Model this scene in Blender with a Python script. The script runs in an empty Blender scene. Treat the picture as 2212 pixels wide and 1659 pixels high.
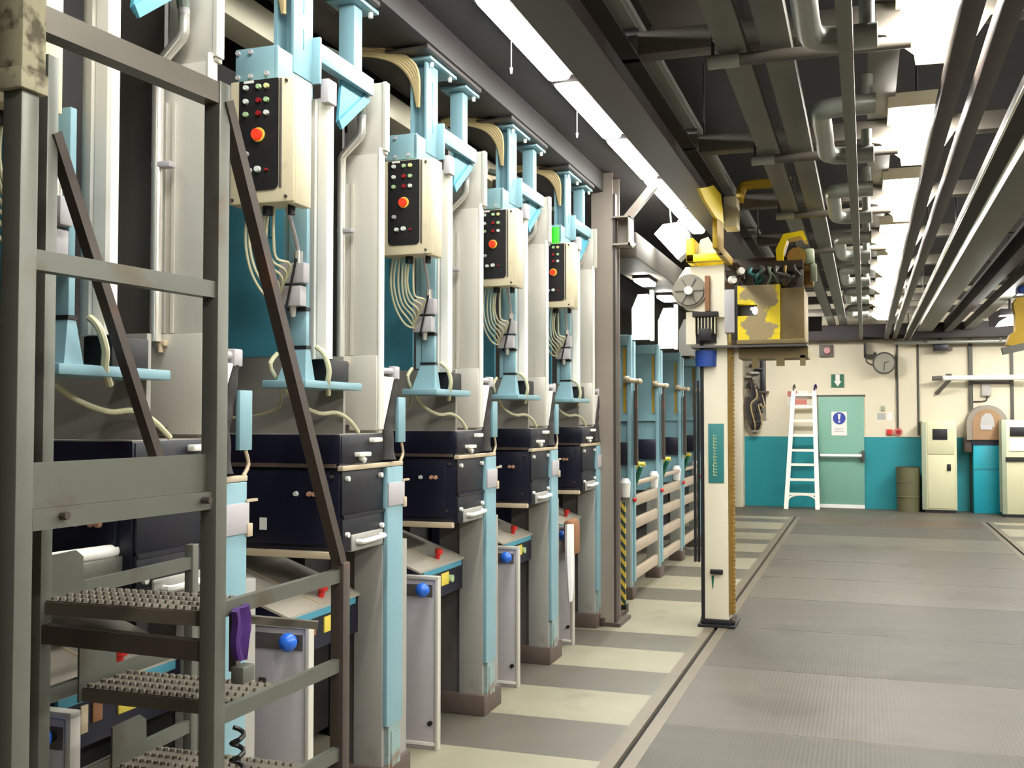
import bpy, bmesh, math, random
from mathutils import Vector, Matrix
random.seed(7)
sc = bpy.context.scene
C = sc.collection

# ------------------------------------------------------------------ camera
cam_data = bpy.data.cameras.new('camera')
cam_data.sensor_width = 36.0
cam_data.lens = 2250.0 / 2212.0 * 36.0
cam_data.clip_start = 0.02
cam = bpy.data.objects.new('camera', cam_data)
C.objects.link(cam)
_d = Vector((764.0, -73.5, -2250.0)).normalized()          # the aisle direction (+Y) seen in camera axes
_u = Vector((0.0, -_d.z, _d.y)).normalized()
_r = _d.cross(_u)
M3 = Matrix((_r, _d, _u))                                   # rows: world axes in camera axes
cam.matrix_world = Matrix.Translation((0, 0, 1.65)) @ M3.to_4x4()
sc.camera = cam

# ------------------------------------------------------------------ world, exposure
w = bpy.data.worlds.new('world'); sc.world = w; w.use_nodes = True
w.node_tree.nodes['Background'].inputs[0].default_value = (0.9, 0.92, 1.0, 1)
w.node_tree.nodes['Background'].inputs[1].default_value = 0.05
sc.view_settings.view_transform = 'Standard'
sc.view_settings.look = 'None'
sc.view_settings.gamma = 1.0
sc.view_settings.use_curve_mapping = False
sc.view_settings.exposure = 1.1
LAMP = 27.0        # radiance of the fluorescent diffusers

# ------------------------------------------------------------------ materials
def lin(v):
    v = v / 255.0
    return v / 12.92 if v <= 0.04045 else ((v + 0.055) / 1.055) ** 2.4
def col(c): return (lin(c[0]), lin(c[1]), lin(c[2]), 1.0)

def mat(name, c, rough=0.5, metal=0.0, var=0.12, scale=5.0, stretch=None, dirt=None, dirt_amt=0.0, dirt_scale=3.0, bump=0.0, emit=None, edge=0.12):
    m = bpy.data.materials.new(name); m.use_nodes = True
    nt = m.node_tree; n = nt.nodes; l = nt.links
    b = n['Principled BSDF']
    tc = n.new('ShaderNodeTexCoord'); mp = n.new('ShaderNodeMapping')
    l.new(tc.outputs['Object'], mp.inputs['Vector'])
    if stretch: mp.inputs['Scale'].default_value = stretch
    nz = n.new('ShaderNodeTexNoise'); nz.inputs['Scale'].default_value = scale
    nz.inputs['Detail'].default_value = 5.0
    l.new(mp.outputs['Vector'], nz.inputs['Vector'])
    mx = n.new('ShaderNodeMix'); mx.data_type = 'RGBA'
    cc = col(c)
    mx.inputs[6].default_value = tuple(max(0, x * (1 - var)) for x in cc[:3]) + (1,)
    mx.inputs[7].default_value = tuple(min(1, x * (1 + var)) for x in cc[:3]) + (1,)
    l.new(nz.outputs['Fac'], mx.inputs[0])
    out = mx.outputs[2]
    if dirt:
        n2 = n.new('ShaderNodeTexNoise'); n2.inputs['Scale'].default_value = dirt_scale; n2.inputs['Detail'].default_value = 7.0
        l.new(tc.outputs['Object'], n2.inputs['Vector'])
        rp = n.new('ShaderNodeValToRGB')
        lo = 0.72 - 0.4 * dirt_amt
        rp.color_ramp.elements[0].position = lo; rp.color_ramp.elements[1].position = min(1, lo + edge)
        l.new(n2.outputs['Fac'], rp.inputs['Fac'])
        m2 = n.new('ShaderNodeMix'); m2.data_type = 'RGBA'
        l.new(rp.outputs['Color'], m2.inputs[0]); l.new(out, m2.inputs[6]); m2.inputs[7].default_value = col(dirt)
        out = m2.outputs[2]
    l.new(out, b.inputs['Base Color'])
    b.inputs['Roughness'].default_value = rough
    b.inputs['Metallic'].default_value = metal
    if bump:
        bp = n.new('ShaderNodeBump'); bp.inputs['Strength'].default_value = bump; bp.inputs['Distance'].default_value = 0.01
        l.new(nz.outputs['Fac'], bp.inputs['Height']); l.new(bp.outputs['Normal'], b.inputs['Normal'])
    if emit:
        b.inputs['Emission Color'].default_value = col(c); b.inputs['Emission Strength'].default_value = emit
    return m

MAT = dict(
    blue=mat('pale_blue_paint', (130, 166, 176), 0.42, var=0.08, dirt=(100, 122, 126), dirt_amt=0.15),
    teal=mat('dull_teal_paint', (70, 140, 160), 0.5, var=0.1),
    dirtyblue=mat('scuffed_blue_paint', (130, 150, 148), 0.6, var=0.2, dirt=(120, 100, 84), dirt_amt=0.45, dirt_scale=8),
    alu=mat('brushed_sheet_metal', (200, 195, 184), 0.34, 0.15, 0.07, 4, (6, 6, 0.4)),
    bright=mat('bright_sheet_metal', (244, 240, 232), 0.3, 0.05, 0.03, 4, (8, 8, 0.3)),
    chrome=mat('polished_pipe_metal', (235, 231, 222), 0.22, 0.7, 0.03),
    steel=mat('grey_painted_steel', (150, 150, 142), 0.5, 0.15, 0.1, 6, dirt=(112, 104, 94), dirt_amt=0.25),
    stair=mat('worn_galvanised_steel', (106, 107, 98), 0.42, 0.4, 0.14, 8, dirt=(100, 90, 76), dirt_amt=0.3, dirt_scale=6),
    rust=mat('rust_brown_steel', (78, 68, 62), 0.5, 0.3, 0.2, 9, dirt=(104, 72, 56), dirt_amt=0.3, dirt_scale=7),
    topsteel=mat('dull_grey_steel', (104, 98, 88), 0.45, 0.3, 0.15, 8),
    tread=mat('trodden_steel', (112, 104, 92), 0.5, 0.3, 0.15, 8),
    desktop=mat('grey_beige_desk_top', (170, 162, 148), 0.5, 0.1, 0.08, 4),
    crust=mat('paint_spattered_steel', (165, 158, 132), 0.8, 0.0, 0.25, 14, dirt=(92, 84, 66), dirt_amt=0.55, dirt_scale=22),
    pedestal=mat('grey_pedestal_enamel', (158, 155, 148), 0.5, 0.1, 0.06, 4, dirt=(130, 122, 112), dirt_amt=0.15),
    pedestal_dark=mat('dark_grey_enamel', (92, 86, 84), 0.5, 0.1, 0.1),
    plinth=mat('dirty_brown_plinth', (84, 70, 62), 0.8, 0, 0.2, 9),
    navy=mat('navy_black_enamel', (22, 22, 40), 0.35, 0.0, 0.2, 5),
    navyside=mat('worn_navy_enamel', (22, 21, 32), 0.45, 0.0, 0.2, 5, dirt=(54, 48, 48), dirt_amt=0.2, dirt_scale=9),
    black=mat('matt_black', (20, 19, 22), 0.5, 0, 0.15),
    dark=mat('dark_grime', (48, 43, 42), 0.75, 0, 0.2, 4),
    darkbrown=mat('dark_brown_sheet', (84, 76, 72), 0.6, 0.1, 0.15, 4, (5, 5, 0.5)),
    rearsheet=mat('grey_brown_sheet', (162, 156, 147), 0.55, 0.1, 0.12, 4, dirt=(92, 70, 60), dirt_amt=0.25),
    cream=mat('cream_enamel', (222, 210, 178), 0.45, 0, 0.05, 4, dirt=(180, 160, 120), dirt_amt=0.12),
    creamduct=mat('stained_cream_sheet', (225, 214, 188), 0.6, 0, 0.08, 3, dirt=(190, 160, 110), dirt_amt=0.25),
    white=mat('white_plastic', (232, 230, 224), 0.45, 0, 0.04),
    whiteduct=mat('white_painted_duct', (236, 234, 228), 0.45, 0, 0.03),
    lilac=mat('grey_lilac_plastic', (180, 175, 178), 0.5, 0, 0.05),
    tan=mat('tan_steel_strip', (196, 178, 150), 0.5, 0.1, 0.1),
    cable=mat('yellowed_cable_sheath', (205, 200, 165), 0.5, 0, 0.1),
    tancable=mat('tan_hose_sheath', (176, 156, 112), 0.6, 0, 0.15),
    red=mat('red_lamp_plastic', (238, 52, 30), 0.3, 0, 0.03, emit=0.35),
    redflat=mat('red_plastic', (200, 40, 34), 0.4, 0, 0.05),
    darkred=mat('dark_red_lens', (150, 30, 40), 0.3, 0, 0.05),
    green=mat('pale_green_lens', (170, 200, 150), 0.3, 0, 0.05),
    yellowlens=mat('pale_yellow_lens', (216, 214, 150), 0.3, 0, 0.05),
    paleblue=mat('clear_white_lens', (215, 222, 214), 0.25, 0, 0.04),
    amber=mat('amber_lens', (206, 158, 130), 0.3, 0, 0.05),
    yellow=mat('yellow_label', (222, 200, 80), 0.5, 0, 0.06),
    knob=mat('blue_ball_plastic', (44, 104, 210), 0.25, 0, 0.03),
    purple=mat('purple_cloth', (62, 26, 96), 0.85, 0, 0.2, 12),
    cranecream=mat('cream_mast_paint', (232, 222, 198), 0.45, 0, 0.04, 3, dirt=(200, 186, 140), dirt_amt=0.08),
    craneteal=mat('teal_nameplate', (52, 128, 128), 0.45, 0, 0.05),
    letter=mat('straw_lettering', (190, 200, 150), 0.5, 0, 0.05),
    peel=mat('peeling_yellow_paint', (232, 204, 10), 0.45, 0, 0.06, 4, dirt=(158, 138, 98), dirt_amt=0.58, dirt_scale=4.2, edge=0.02),
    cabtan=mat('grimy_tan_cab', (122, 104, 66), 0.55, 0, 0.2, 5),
    craneyellow=mat('yellow_machine_paint', (236, 206, 16), 0.42, 0, 0.06, 4, dirt=(150, 128, 60), dirt_amt=0.2, dirt_scale=5),
    oldyellow=mat('grimy_yellow_paint', (170, 136, 22), 0.55, 0, 0.2, 5),
    chain=mat('greasy_yellow_chain', (140, 108, 44), 0.55, 0.2, 0.35, 18),
    bluemotor=mat('blue_motor_paint', (36, 70, 150), 0.4, 0, 0.1),
    beam=mat('dark_brown_beam', (50, 43, 42), 0.65, 0.05, 0.15, 3),
    guide=mat('brown_grey_beam', (64, 56, 53), 0.5, 0.1, 0.12, 3),
    column=mat('taupe_column_paint', (140, 128, 118), 0.5, 0.05, 0.08, 4, dirt=(104, 88, 80), dirt_amt=0.2),
    ductgrey=mat('dusty_grey_duct', (100, 98, 91), 0.55, 0.1, 0.1, 3),
    crossgrey=mat('sooty_cross_beam', (84, 78, 70), 0.6, 0.05, 0.15, 3),
    baffle=mat('grimy_cream_baffle', (128, 117, 92), 0.6, 0, 0.1, 4, dirt=(84, 72, 52), dirt_amt=0.35, dirt_scale=9),
    traygrey=mat('grey_green_tray', (112, 112, 103), 0.5, 0.15, 0.1, 3),
    ubend=mat('pale_grey_bend', (146, 148, 141), 0.35, 0.3, 0.06, 4),
    ceiling=mat('sooty_ceiling', (46, 42, 42), 0.85, 0, 0.2, 2),
    wallcream=mat('cream_wall_paint', (216, 206, 182), 0.7, 0, 0.06, 1.2, dirt=(176, 164, 140), dirt_amt=0.15, dirt_scale=0.9, bump=0.05),
    wallteal=mat('teal_wall_paint', (28, 134, 144), 0.5, 0, 0.1, 1.5),
    doorgreen=mat('sea_green_door', (118, 164, 146), 0.5, 0, 0.06, 2),
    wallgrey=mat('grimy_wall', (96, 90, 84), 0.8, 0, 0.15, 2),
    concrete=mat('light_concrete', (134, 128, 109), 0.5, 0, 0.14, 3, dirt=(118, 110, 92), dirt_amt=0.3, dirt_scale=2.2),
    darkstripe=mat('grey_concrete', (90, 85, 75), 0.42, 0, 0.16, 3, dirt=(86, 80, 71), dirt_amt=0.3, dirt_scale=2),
    farfloor=mat('worn_grey_floor', (84, 78, 68), 0.55, 0, 0.12, 2),
    brownplate=mat('rusty_floor_plate', (84, 70, 59), 0.5, 0.1, 0.15, 4),
    groove=mat('groove_shadow', (16, 15, 15), 0.9, 0, 0.1),
    edge=mat('worn_steel_edging', (108, 99, 85), 0.45, 0.2, 0.12, 6),
    olive=mat('olive_drum', (92, 90, 62), 0.55, 0, 0.15, 5),
    cabinet=mat('beige_cabinet_paint', (206, 202, 166), 0.5, 0, 0.04, 3),
    cabinetside=mat('grey_green_cabinet_side', (150, 158, 134), 0.5, 0, 0.05, 3),
    machineblue=mat('bright_teal_machine', (20, 150, 168), 0.45, 0, 0.08, 3),
    archbrown=mat('brown_guard', (150, 116, 84), 0.55, 0, 0.12, 5),
    archgrey=mat('grey_guard_rim', (138, 130, 116), 0.55, 0, 0.1, 5),
    ladder=mat('pale_ladder', (240, 236, 224), 0.45, 0.05, 0.03),
    signgreen=mat('exit_sign_green', (24, 96, 70), 0.5, 0, 0.06),
    signblue=mat('mandatory_sign_blue', (46, 62, 150), 0.5, 0, 0.06),
    fadedred=mat('faded_red_print', (196, 120, 106), 0.6, 0, 0.08),
    paper=mat('white_paper', (226, 220, 212), 0.7, 0, 0.03),
    greyprint=mat('grey_print', (170, 168, 164), 0.7, 0, 0.06),
    clockface=mat('grey_clock_face', (142, 138, 124), 0.5, 0, 0.05),
    clockrim=mat('dark_clock_rim', (70, 68, 58), 0.5, 0, 0.05),
    leather=mat('brown_leather', (140, 96, 62), 0.7, 0, 0.2, 14),
    cloth=mat('white_rag', (222, 220, 220), 0.85, 0, 0.06, 10),
    zebra=None, plate=None,
    seam=mat('worn_plate_seam', (128, 119, 103), 0.5, 0.1, 0.15, 6),
    greentag=mat('bright_green_tag', (70, 220, 60), 0.5, 0, 0.04),
    slat=mat('beige_roller_slat', (176, 160, 140), 0.5, 0.05, 0.1, 5),
    brace=mat('grey_green_hose', (120, 130, 116), 0.6, 0, 0.2, 20),
    tealpipe=mat('dark_teal_hose', (40, 96, 92), 0.4, 0, 0.1),
)
def lamp_mat(name, c, strength):
    m = bpy.data.materials.new(name); m.use_nodes = True
    nt = m.node_tree; nt.nodes.clear()
    e = nt.nodes.new('ShaderNodeEmission'); o = nt.nodes.new('ShaderNodeOutputMaterial')
    e.inputs[0].default_value = c; e.inputs[1].default_value = strength
    nt.links.new(e.outputs[0], o.inputs[0]); return m
MAT['lamp'] = lamp_mat('fluorescent_diffuser', (0.98, 1.0, 0.95, 1), LAMP)
MAT['lamp2'] = lamp_mat('warm_fluorescent_diffuser', (1.0, 0.98, 0.9, 1), LAMP * 3.0)
MAT['fillrow'] = lamp_mat('right_fill_diffuser', (0.99, 1.0, 0.94, 1), LAMP * 2.2)
MAT['troughfill'] = lamp_mat('fill_trough_diffuser', (1.0, 0.98, 0.92, 1), LAMP * 1.5)
MAT['flood'] = lamp_mat('floodlight_glass', (1.0, 1.0, 0.96, 1), 14.0)
MAT['glow'] = lamp_mat('small_lamp_glass', (0.95, 1.0, 1.0, 1), 6.0)

def stripes(name, a, b, freq, rough):
    m = mat(name, a, rough, 0, 0.05); nt = m.node_tree; n = nt.nodes; l = nt.links
    tc = n.new('ShaderNodeTexCoord'); mp = n.new('ShaderNodeMapping'); mp.inputs['Rotation'].default_value = (0, math.radians(38), 0)
    wv = n.new('ShaderNodeTexWave'); wv.wave_profile = 'SIN'; wv.inputs['Scale'].default_value = freq
    l.new(tc.outputs['Object'], mp.inputs[0]); l.new(mp.outputs[0], wv.inputs[0])
    rp = n.new('ShaderNodeValToRGB'); rp.color_ramp.elements[0].position = 0.48; rp.color_ramp.elements[1].position = 0.52
    rp.color_ramp.elements[0].color = col(a); rp.color_ramp.elements[1].color = col(b)
    l.new(wv.outputs['Fac'], rp.inputs[0]); l.new(rp.outputs[0], n['Principled BSDF'].inputs['Base Color'])
    return m
MAT['zebra'] = stripes('hazard_stripes', (206, 182, 70), (52, 66, 58), 5.5, 0.5)

def floor_plate_mat(name, c, c2, rough):
    m = mat(name, c, rough, 0.0, 0.22, 1.6, (0.5, 3.0, 1.0), dirt=c2, dirt_amt=0.4, dirt_scale=1.1)
    nt = m.node_tree; n = nt.nodes; l = nt.links
    n['Principled BSDF'].inputs['Specular IOR Level'].default_value = 0.35
    tc = n.new('ShaderNodeTexCoord'); wv = n.new('ShaderNodeTexWave'); wv.bands_direction = 'X'; wv.inputs['Scale'].default_value = 14.0
    wv.inputs['Distortion'].default_value = 0.0
    l.new(tc.outputs['Object'], wv.inputs[0])
    bp = n.new('ShaderNodeBump'); bp.inputs['Strength'].default_value = 0.16; bp.inputs['Distance'].default_value = 0.003
    l.new(wv.outputs['Fac'], bp.inputs['Height']); l.new(bp.outputs['Normal'], n['Principled BSDF'].inputs['Normal'])
    return m
MAT['plate'] = floor_plate_mat('ribbed_floor_plate', (86, 81, 73), (74, 68, 60), 0.5)
MAT['plate_worn'] = floor_plate_mat('ribbed_floor_plate_worn', (95, 90, 80), (78, 72, 63), 0.45)
MAT['plate_dull'] = floor_plate_mat('ribbed_floor_plate_dull', (77, 73, 66), (64, 60, 53), 0.55)

# ------------------------------------------------------------------ mesh helpers
class MB:
    """collects shapes and links them as one mesh object"""
    def __init__(s): s.bm = bmesh.new(); s.mi = 0; s.mats = []
    def use(s, key):
        if key not in s.mats: s.mats.append(key)
        s.mi = s.mats.index(key); return s
    def _tag(s, faces):
        for f in faces: f.material_index = s.mi
    def box(s, x0, x1, y0, y1, z0, z1, bev=0.0):
        x0, x1 = min(x0, x1), max(x0, x1); y0, y1 = min(y0, y1), max(y0, y1); z0, z1 = min(z0, z1), max(z0, z1)
        vs = [s.bm.verts.new(p) for p in ((x0,y0,z0),(x1,y0,z0),(x1,y1,z0),(x0,y1,z0),(x0,y0,z1),(x1,y0,z1),(x1,y1,z1),(x0,y1,z1))]
        fs = [s.bm.faces.new([vs[i] for i in q]) for q in ((0,3,2,1),(4,5,6,7),(0,1,5,4),(1,2,6,5),(2,3,7,6),(3,0,4,7))]
        s._tag(fs)
        if bev:
            ed = list({e for f in fs for e in f.edges})
            r = bmesh.ops.bevel(s.bm, geom=ed, offset=bev, segments=2, affect='EDGES', profile=0.5)
            s._tag(r['faces'])
        return s
    def hexa(s, pts):
        vs = [s.bm.verts.new(p) for p in pts]
        s._tag([s.bm.faces.new([vs[i] for i in q]) for q in ((0,3,2,1),(4,5,6,7),(0,1,5,4),(1,2,6,5),(2,3,7,6),(3,0,4,7))]); return s
    def bar(s, p0, p1, wd, ht, up=(0,0,1)):
        p0, p1 = Vector(p0), Vector(p1); d = (p1 - p0).normalized(); up = Vector(up)
        if abs(d.dot(up)) > 0.98: up = Vector((1,0,0))
        sx = d.cross(up).normalized() * wd / 2; sy = sx.cross(d).normalized() * ht / 2
        return s.hexa([p0-sx-sy, p0+sx-sy, p1+sx-sy, p1-sx-sy, p0-sx+sy, p0+sx+sy, p1+sx+sy, p1-sx+sy])
    def cyl(s, p0, p1, r0, r1=None, n=16):
        r1 = r0 if r1 is None else r1
        p0, p1 = Vector(p0), Vector(p1); d = (p1 - p0).normalized()
        a = d.orthogonal().normalized(); b = d.cross(a)
        A = [s.bm.verts.new(p0 + (a*math.cos(t)+b*math.sin(t))*r0) for t in [2*math.pi*i/n for i in range(n)]]
        B = [s.bm.verts.new(p1 + (a*math.cos(t)+b*math.sin(t))*r1) for t in [2*math.pi*i/n for i in range(n)]]
        fs = [s.bm.faces.new((A[i], A[(i+1)%n], B[(i+1)%n], B[i])) for i in range(n)]
        fs.append(s.bm.faces.new(A[::-1])); fs.append(s.bm.faces.new(B)); s._tag(fs); return s
    def tube(s, pts, r, n=8, smooth=0, rr=None):
        pts = [Vector(p) for p in pts]
        if smooth: pts = catmull(pts, smooth)
        rings = []; ref = None
        for i, p in enumerate(pts):
            t = (pts[min(i+1, len(pts)-1)] - pts[max(i-1, 0)]).normalized()
            if ref is None: ref = t.orthogonal().normalized()
            a = (ref - t*ref.dot(t)).normalized(); b = t.cross(a); ref = a
            k = rr(i/(len(pts)-1)) if rr else r
            rings.append([s.bm.verts.new(p + (a*math.cos(2*math.pi*j/n)+b*math.sin(2*math.pi*j/n))*k) for j in range(n)])
        fs = []
        for A, B in zip(rings, rings[1:]):
            fs += [s.bm.faces.new((A[j], A[(j+1)%n], B[(j+1)%n], B[j])) for j in range(n)]
        fs.append(s.bm.faces.new(rings[0][::-1])); fs.append(s.bm.faces.new(rings[-1])); s._tag(fs); return s
    def prism(s, pts, axis, a0, a1):
        """extrude a polygon along an axis: pts are (y,z) for x, (x,z) for y, (x,y) for z"""
        def P(p, a): return {'x': (a, p[0], p[1]), 'y': (p[0], a, p[1]), 'z': (p[0], p[1], a)}[axis]
        A = [s.bm.verts.new(P(p, a0)) for p in pts]; B = [s.bm.verts.new(P(p, a1)) for p in pts]; n = len(pts)
        fs = [s.bm.faces.new((A[i], A[(i+1)%n], B[(i+1)%n], B[i])) for i in range(n)]
        fs += [s.bm.faces.new(A[::-1]), s.bm.faces.new(B)]; s._tag(fs); return s
    def sphere(s, c, r, sz=1.0, n=16):
        res = bmesh.ops.create_uvsphere(s.bm, u_segments=n, v_segments=n//2+2, radius=r, matrix=Matrix.Translation(c) @ Matrix.Diagonal((1,1,sz,1)))
        s._tag({f for v in res['verts'] for f in v.link_faces}); return s
    def build(s, name, m, parent=None, origin=None):
        bmesh.ops.recalc_face_normals(s.bm, faces=s.bm.faces)
        o_ = origin
        if o_ is None and parent is not None:
            q = parent
            while q is not None and '_o' not in q.keys(): q = q.parent
            o_ = Vector(q['_o']) if q is not None else Vector((0,0,0))
        if o_ is None:
            bb = [v.co for v in s.bm.verts]
            o_ = Vector(((min(v.x for v in bb)+max(v.x for v in bb))/2, (min(v.y for v in bb)+max(v.y for v in bb))/2, min(v.z for v in bb)))
        o_ = Vector(o_)
        for v in s.bm.verts: v.co -= o_
        me = bpy.data.meshes.new(name); s.bm.to_mesh(me); s.bm.free()
        for k in (s.mats or [m]): me.materials.append(MAT[k])
        me.polygons.foreach_set('use_smooth', [True]*len(me.polygons)); me.set_sharp_from_angle(angle=math.radians(32))
        o = bpy.data.objects.new(name, me); C.objects.link(o)
        if parent is not None: o.parent = parent
        else: o.location = o_
        return o
def catmull(pts, k):
    out = []; n = len(pts)
    for i in range(n-1):
        p0, p1, p2, p3 = pts[max(i-1,0)], pts[i], pts[i+1], pts[min(i+2,n-1)]
        for j in range(k):
            t = j/k
            out.append(0.5*((2*p1)+(p2-p0)*t+(2*p0-5*p1+4*p2-p3)*t*t+(3*p1-p0-3*p2+p3)*t*t*t))
    out.append(pts[-1]); return out

def tag(o, label=None, cat=None, group=None, kind=None):
    if label: o['label'] = label
    if cat: o['category'] = cat
    if group: o['group'] = group
    if kind: o['kind'] = kind
    return o
def thing(name, label, cat, loc, group=None, at=None):
    """an Empty at the thing's base; shapes of its parts are given around point `at` (default: world places)"""
    o = bpy.data.objects.new(name, None); C.objects.link(o); o.location = loc; o.empty_display_size = 0.1
    o['_o'] = tuple(at if at is not None else loc)
    return tag(o, label, cat, group)
def dup(root, loc, label, group=None):
    def cp(o, par):
        c = o.copy(); C.objects.link(c)
        if par is not None: c.parent = par
        for ch in list(o.children): cp(ch, c)
        return c
    r = cp(root, None); r.location = loc; r['label'] = label
    if group: r['group'] = group
    return r
def B(x0, x1, y0, y1, z0, z1, bev=0.0): return MB().box(x0, x1, y0, y1, z0, z1, bev)

# ================================================================== the setting
fl = MB()
fl.use('farfloor').box(-6, 6, -8, 21, -0.12, -0.03)
GX0, GX1 = -1.145, -1.115          # left guide groove
RX0, RX1 = 1.775, 1.805            # right guide groove
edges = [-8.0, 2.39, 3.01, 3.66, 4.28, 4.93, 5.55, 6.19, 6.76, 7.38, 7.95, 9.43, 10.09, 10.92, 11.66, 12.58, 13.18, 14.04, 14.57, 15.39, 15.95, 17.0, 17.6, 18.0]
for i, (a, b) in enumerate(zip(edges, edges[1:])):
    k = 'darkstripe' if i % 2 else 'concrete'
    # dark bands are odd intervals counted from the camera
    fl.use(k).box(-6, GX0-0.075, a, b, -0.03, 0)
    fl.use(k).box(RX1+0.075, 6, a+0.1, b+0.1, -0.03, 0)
fl.use('farfloor').box(-6, 6, 18.1, 21, -0.03, 0)
fl.use('farfloor').box(-6, GX0-0.075, 18.0, 18.1, -0.03, 0)
fl.use('groove').box(GX0, GX1, -8, 18.1, -0.03, -0.02)
fl.use('groove').box(RX0, RX1, -8, 18.1, -0.03, -0.02)
floor = fl.build('floor', None, origin=(0, 0, 0)); tag(floor, kind='structure')
for nm, xs in (('trim_1', (GX0-0.075, GX0)), ('trim_2', (GX1, GX1+0.07)), ('trim_3', (RX0-0.07, RX0)), ('trim_4', (RX1, RX1+0.075))):
    e = MB(); e.box(xs[0], xs[1], -8, 18.1, -0.03, 0.003)
    tag(e.build(nm, 'edge', origin=(0, 0, 0)), kind='structure')
ys = [-8.0, -6.9, -5.5, -4.1, -2.7, -1.3, 0.1, 1.5, 2.9, 4.27, 5.65, 7.05, 8.42, 9.85, 11.2, 12.6, 14.0, 15.4, 16.9]
pl = MB()
rp = random.Random(21)
for a, b in zip(ys, ys[1:]): pl.use(rp.choice(['plate', 'plate_worn', 'plate_dull'])).box(GX1+0.07, RX0-0.07, a+0.004, b-0.004, -0.03, 0.0)
pl.use('brownplate').box(GX1+0.07, RX0-0.07, 16.904, 18.09, -0.03, 0.001)
pl.use('seam').box(GX1+0.07, RX0-0.07, -8, 18.08, -0.03, -0.001)
tag(pl.build('floor_plates', None, origin=(0, 0, 0)), kind='structure')

WY = 20.1
wb = MB()
wb.use('wallteal').box(-6, 6, WY, WY+0.2, 0, 1.305)
wb.use('wallcream').box(-6, 6, WY, WY+0.2, 1.305, 4.2)
tag(wb.build('wall_back', None, origin=(0, WY, 0)), kind='structure')
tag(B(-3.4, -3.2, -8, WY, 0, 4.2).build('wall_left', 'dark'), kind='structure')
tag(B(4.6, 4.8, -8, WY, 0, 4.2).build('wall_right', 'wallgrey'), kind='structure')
tag(B(-6, 6, -8.2, -8, 0, 4.2).build('wall_front', 'wallcream'), kind='structure')
tag(B(-6, 6, -8, 20.3, 4.0, 4.2).build('ceiling', 'ceiling'), kind='structure')
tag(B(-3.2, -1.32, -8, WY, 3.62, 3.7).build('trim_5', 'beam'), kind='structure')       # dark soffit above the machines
tag(B(-2.45, -1.98, -4, 8.3, 3.47, 3.62, 0.004).build('trim_6', 'beam'), kind='structure')
# brown pilasters and pipes on the far wall are built further down

# the green escape door
door = thing('door_1', None, None, (-0.43, WY, 0)); tag(door, kind='structure')
dr = MB(); dr.box(-0.83, -0.03, WY-0.05, WY-0.005, 0.03, 2.04, 0.004); dr.build('door_leaf', 'doorgreen', door)
B(-0.86, 0.0, WY-0.03, WY-0.0, 2.04, 2.075).build('door_frame', 'clockrim', door)
B(-0.83, -0.03, WY-0.07, WY-0.05, 0.005, 0.07).build('kick_strip', 'white', door)
hb = MB(); hb.cyl((-0.8, WY-0.13, 0.965), (-0.06, WY-0.13, 0.965), 0.028); pb = hb.build('push_bar', 'bright', door)
B(-0.075, -0.02, WY-0.16, WY-0.05, 0.86, 1.06, 0.006).build('push_bar_latch', 'clockrim', door)
B(-0.845, -0.8, WY-0.16, WY-0.05, 0.9, 1.02, 0.006).build('push_bar_hinge', 'clockrim', door)

# ================================================================== press machines in the left row
OX = -2.2
P0 = thing('press_machine', 'press machine behind the rolling stairs, seen through their open frame', 'machine', (OX, 2.53, 0), 'press machines along the aisle', at=(OX, 0, 0))
def part(name, mb, m, par=P0): return mb.build(name, m, par)

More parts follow.
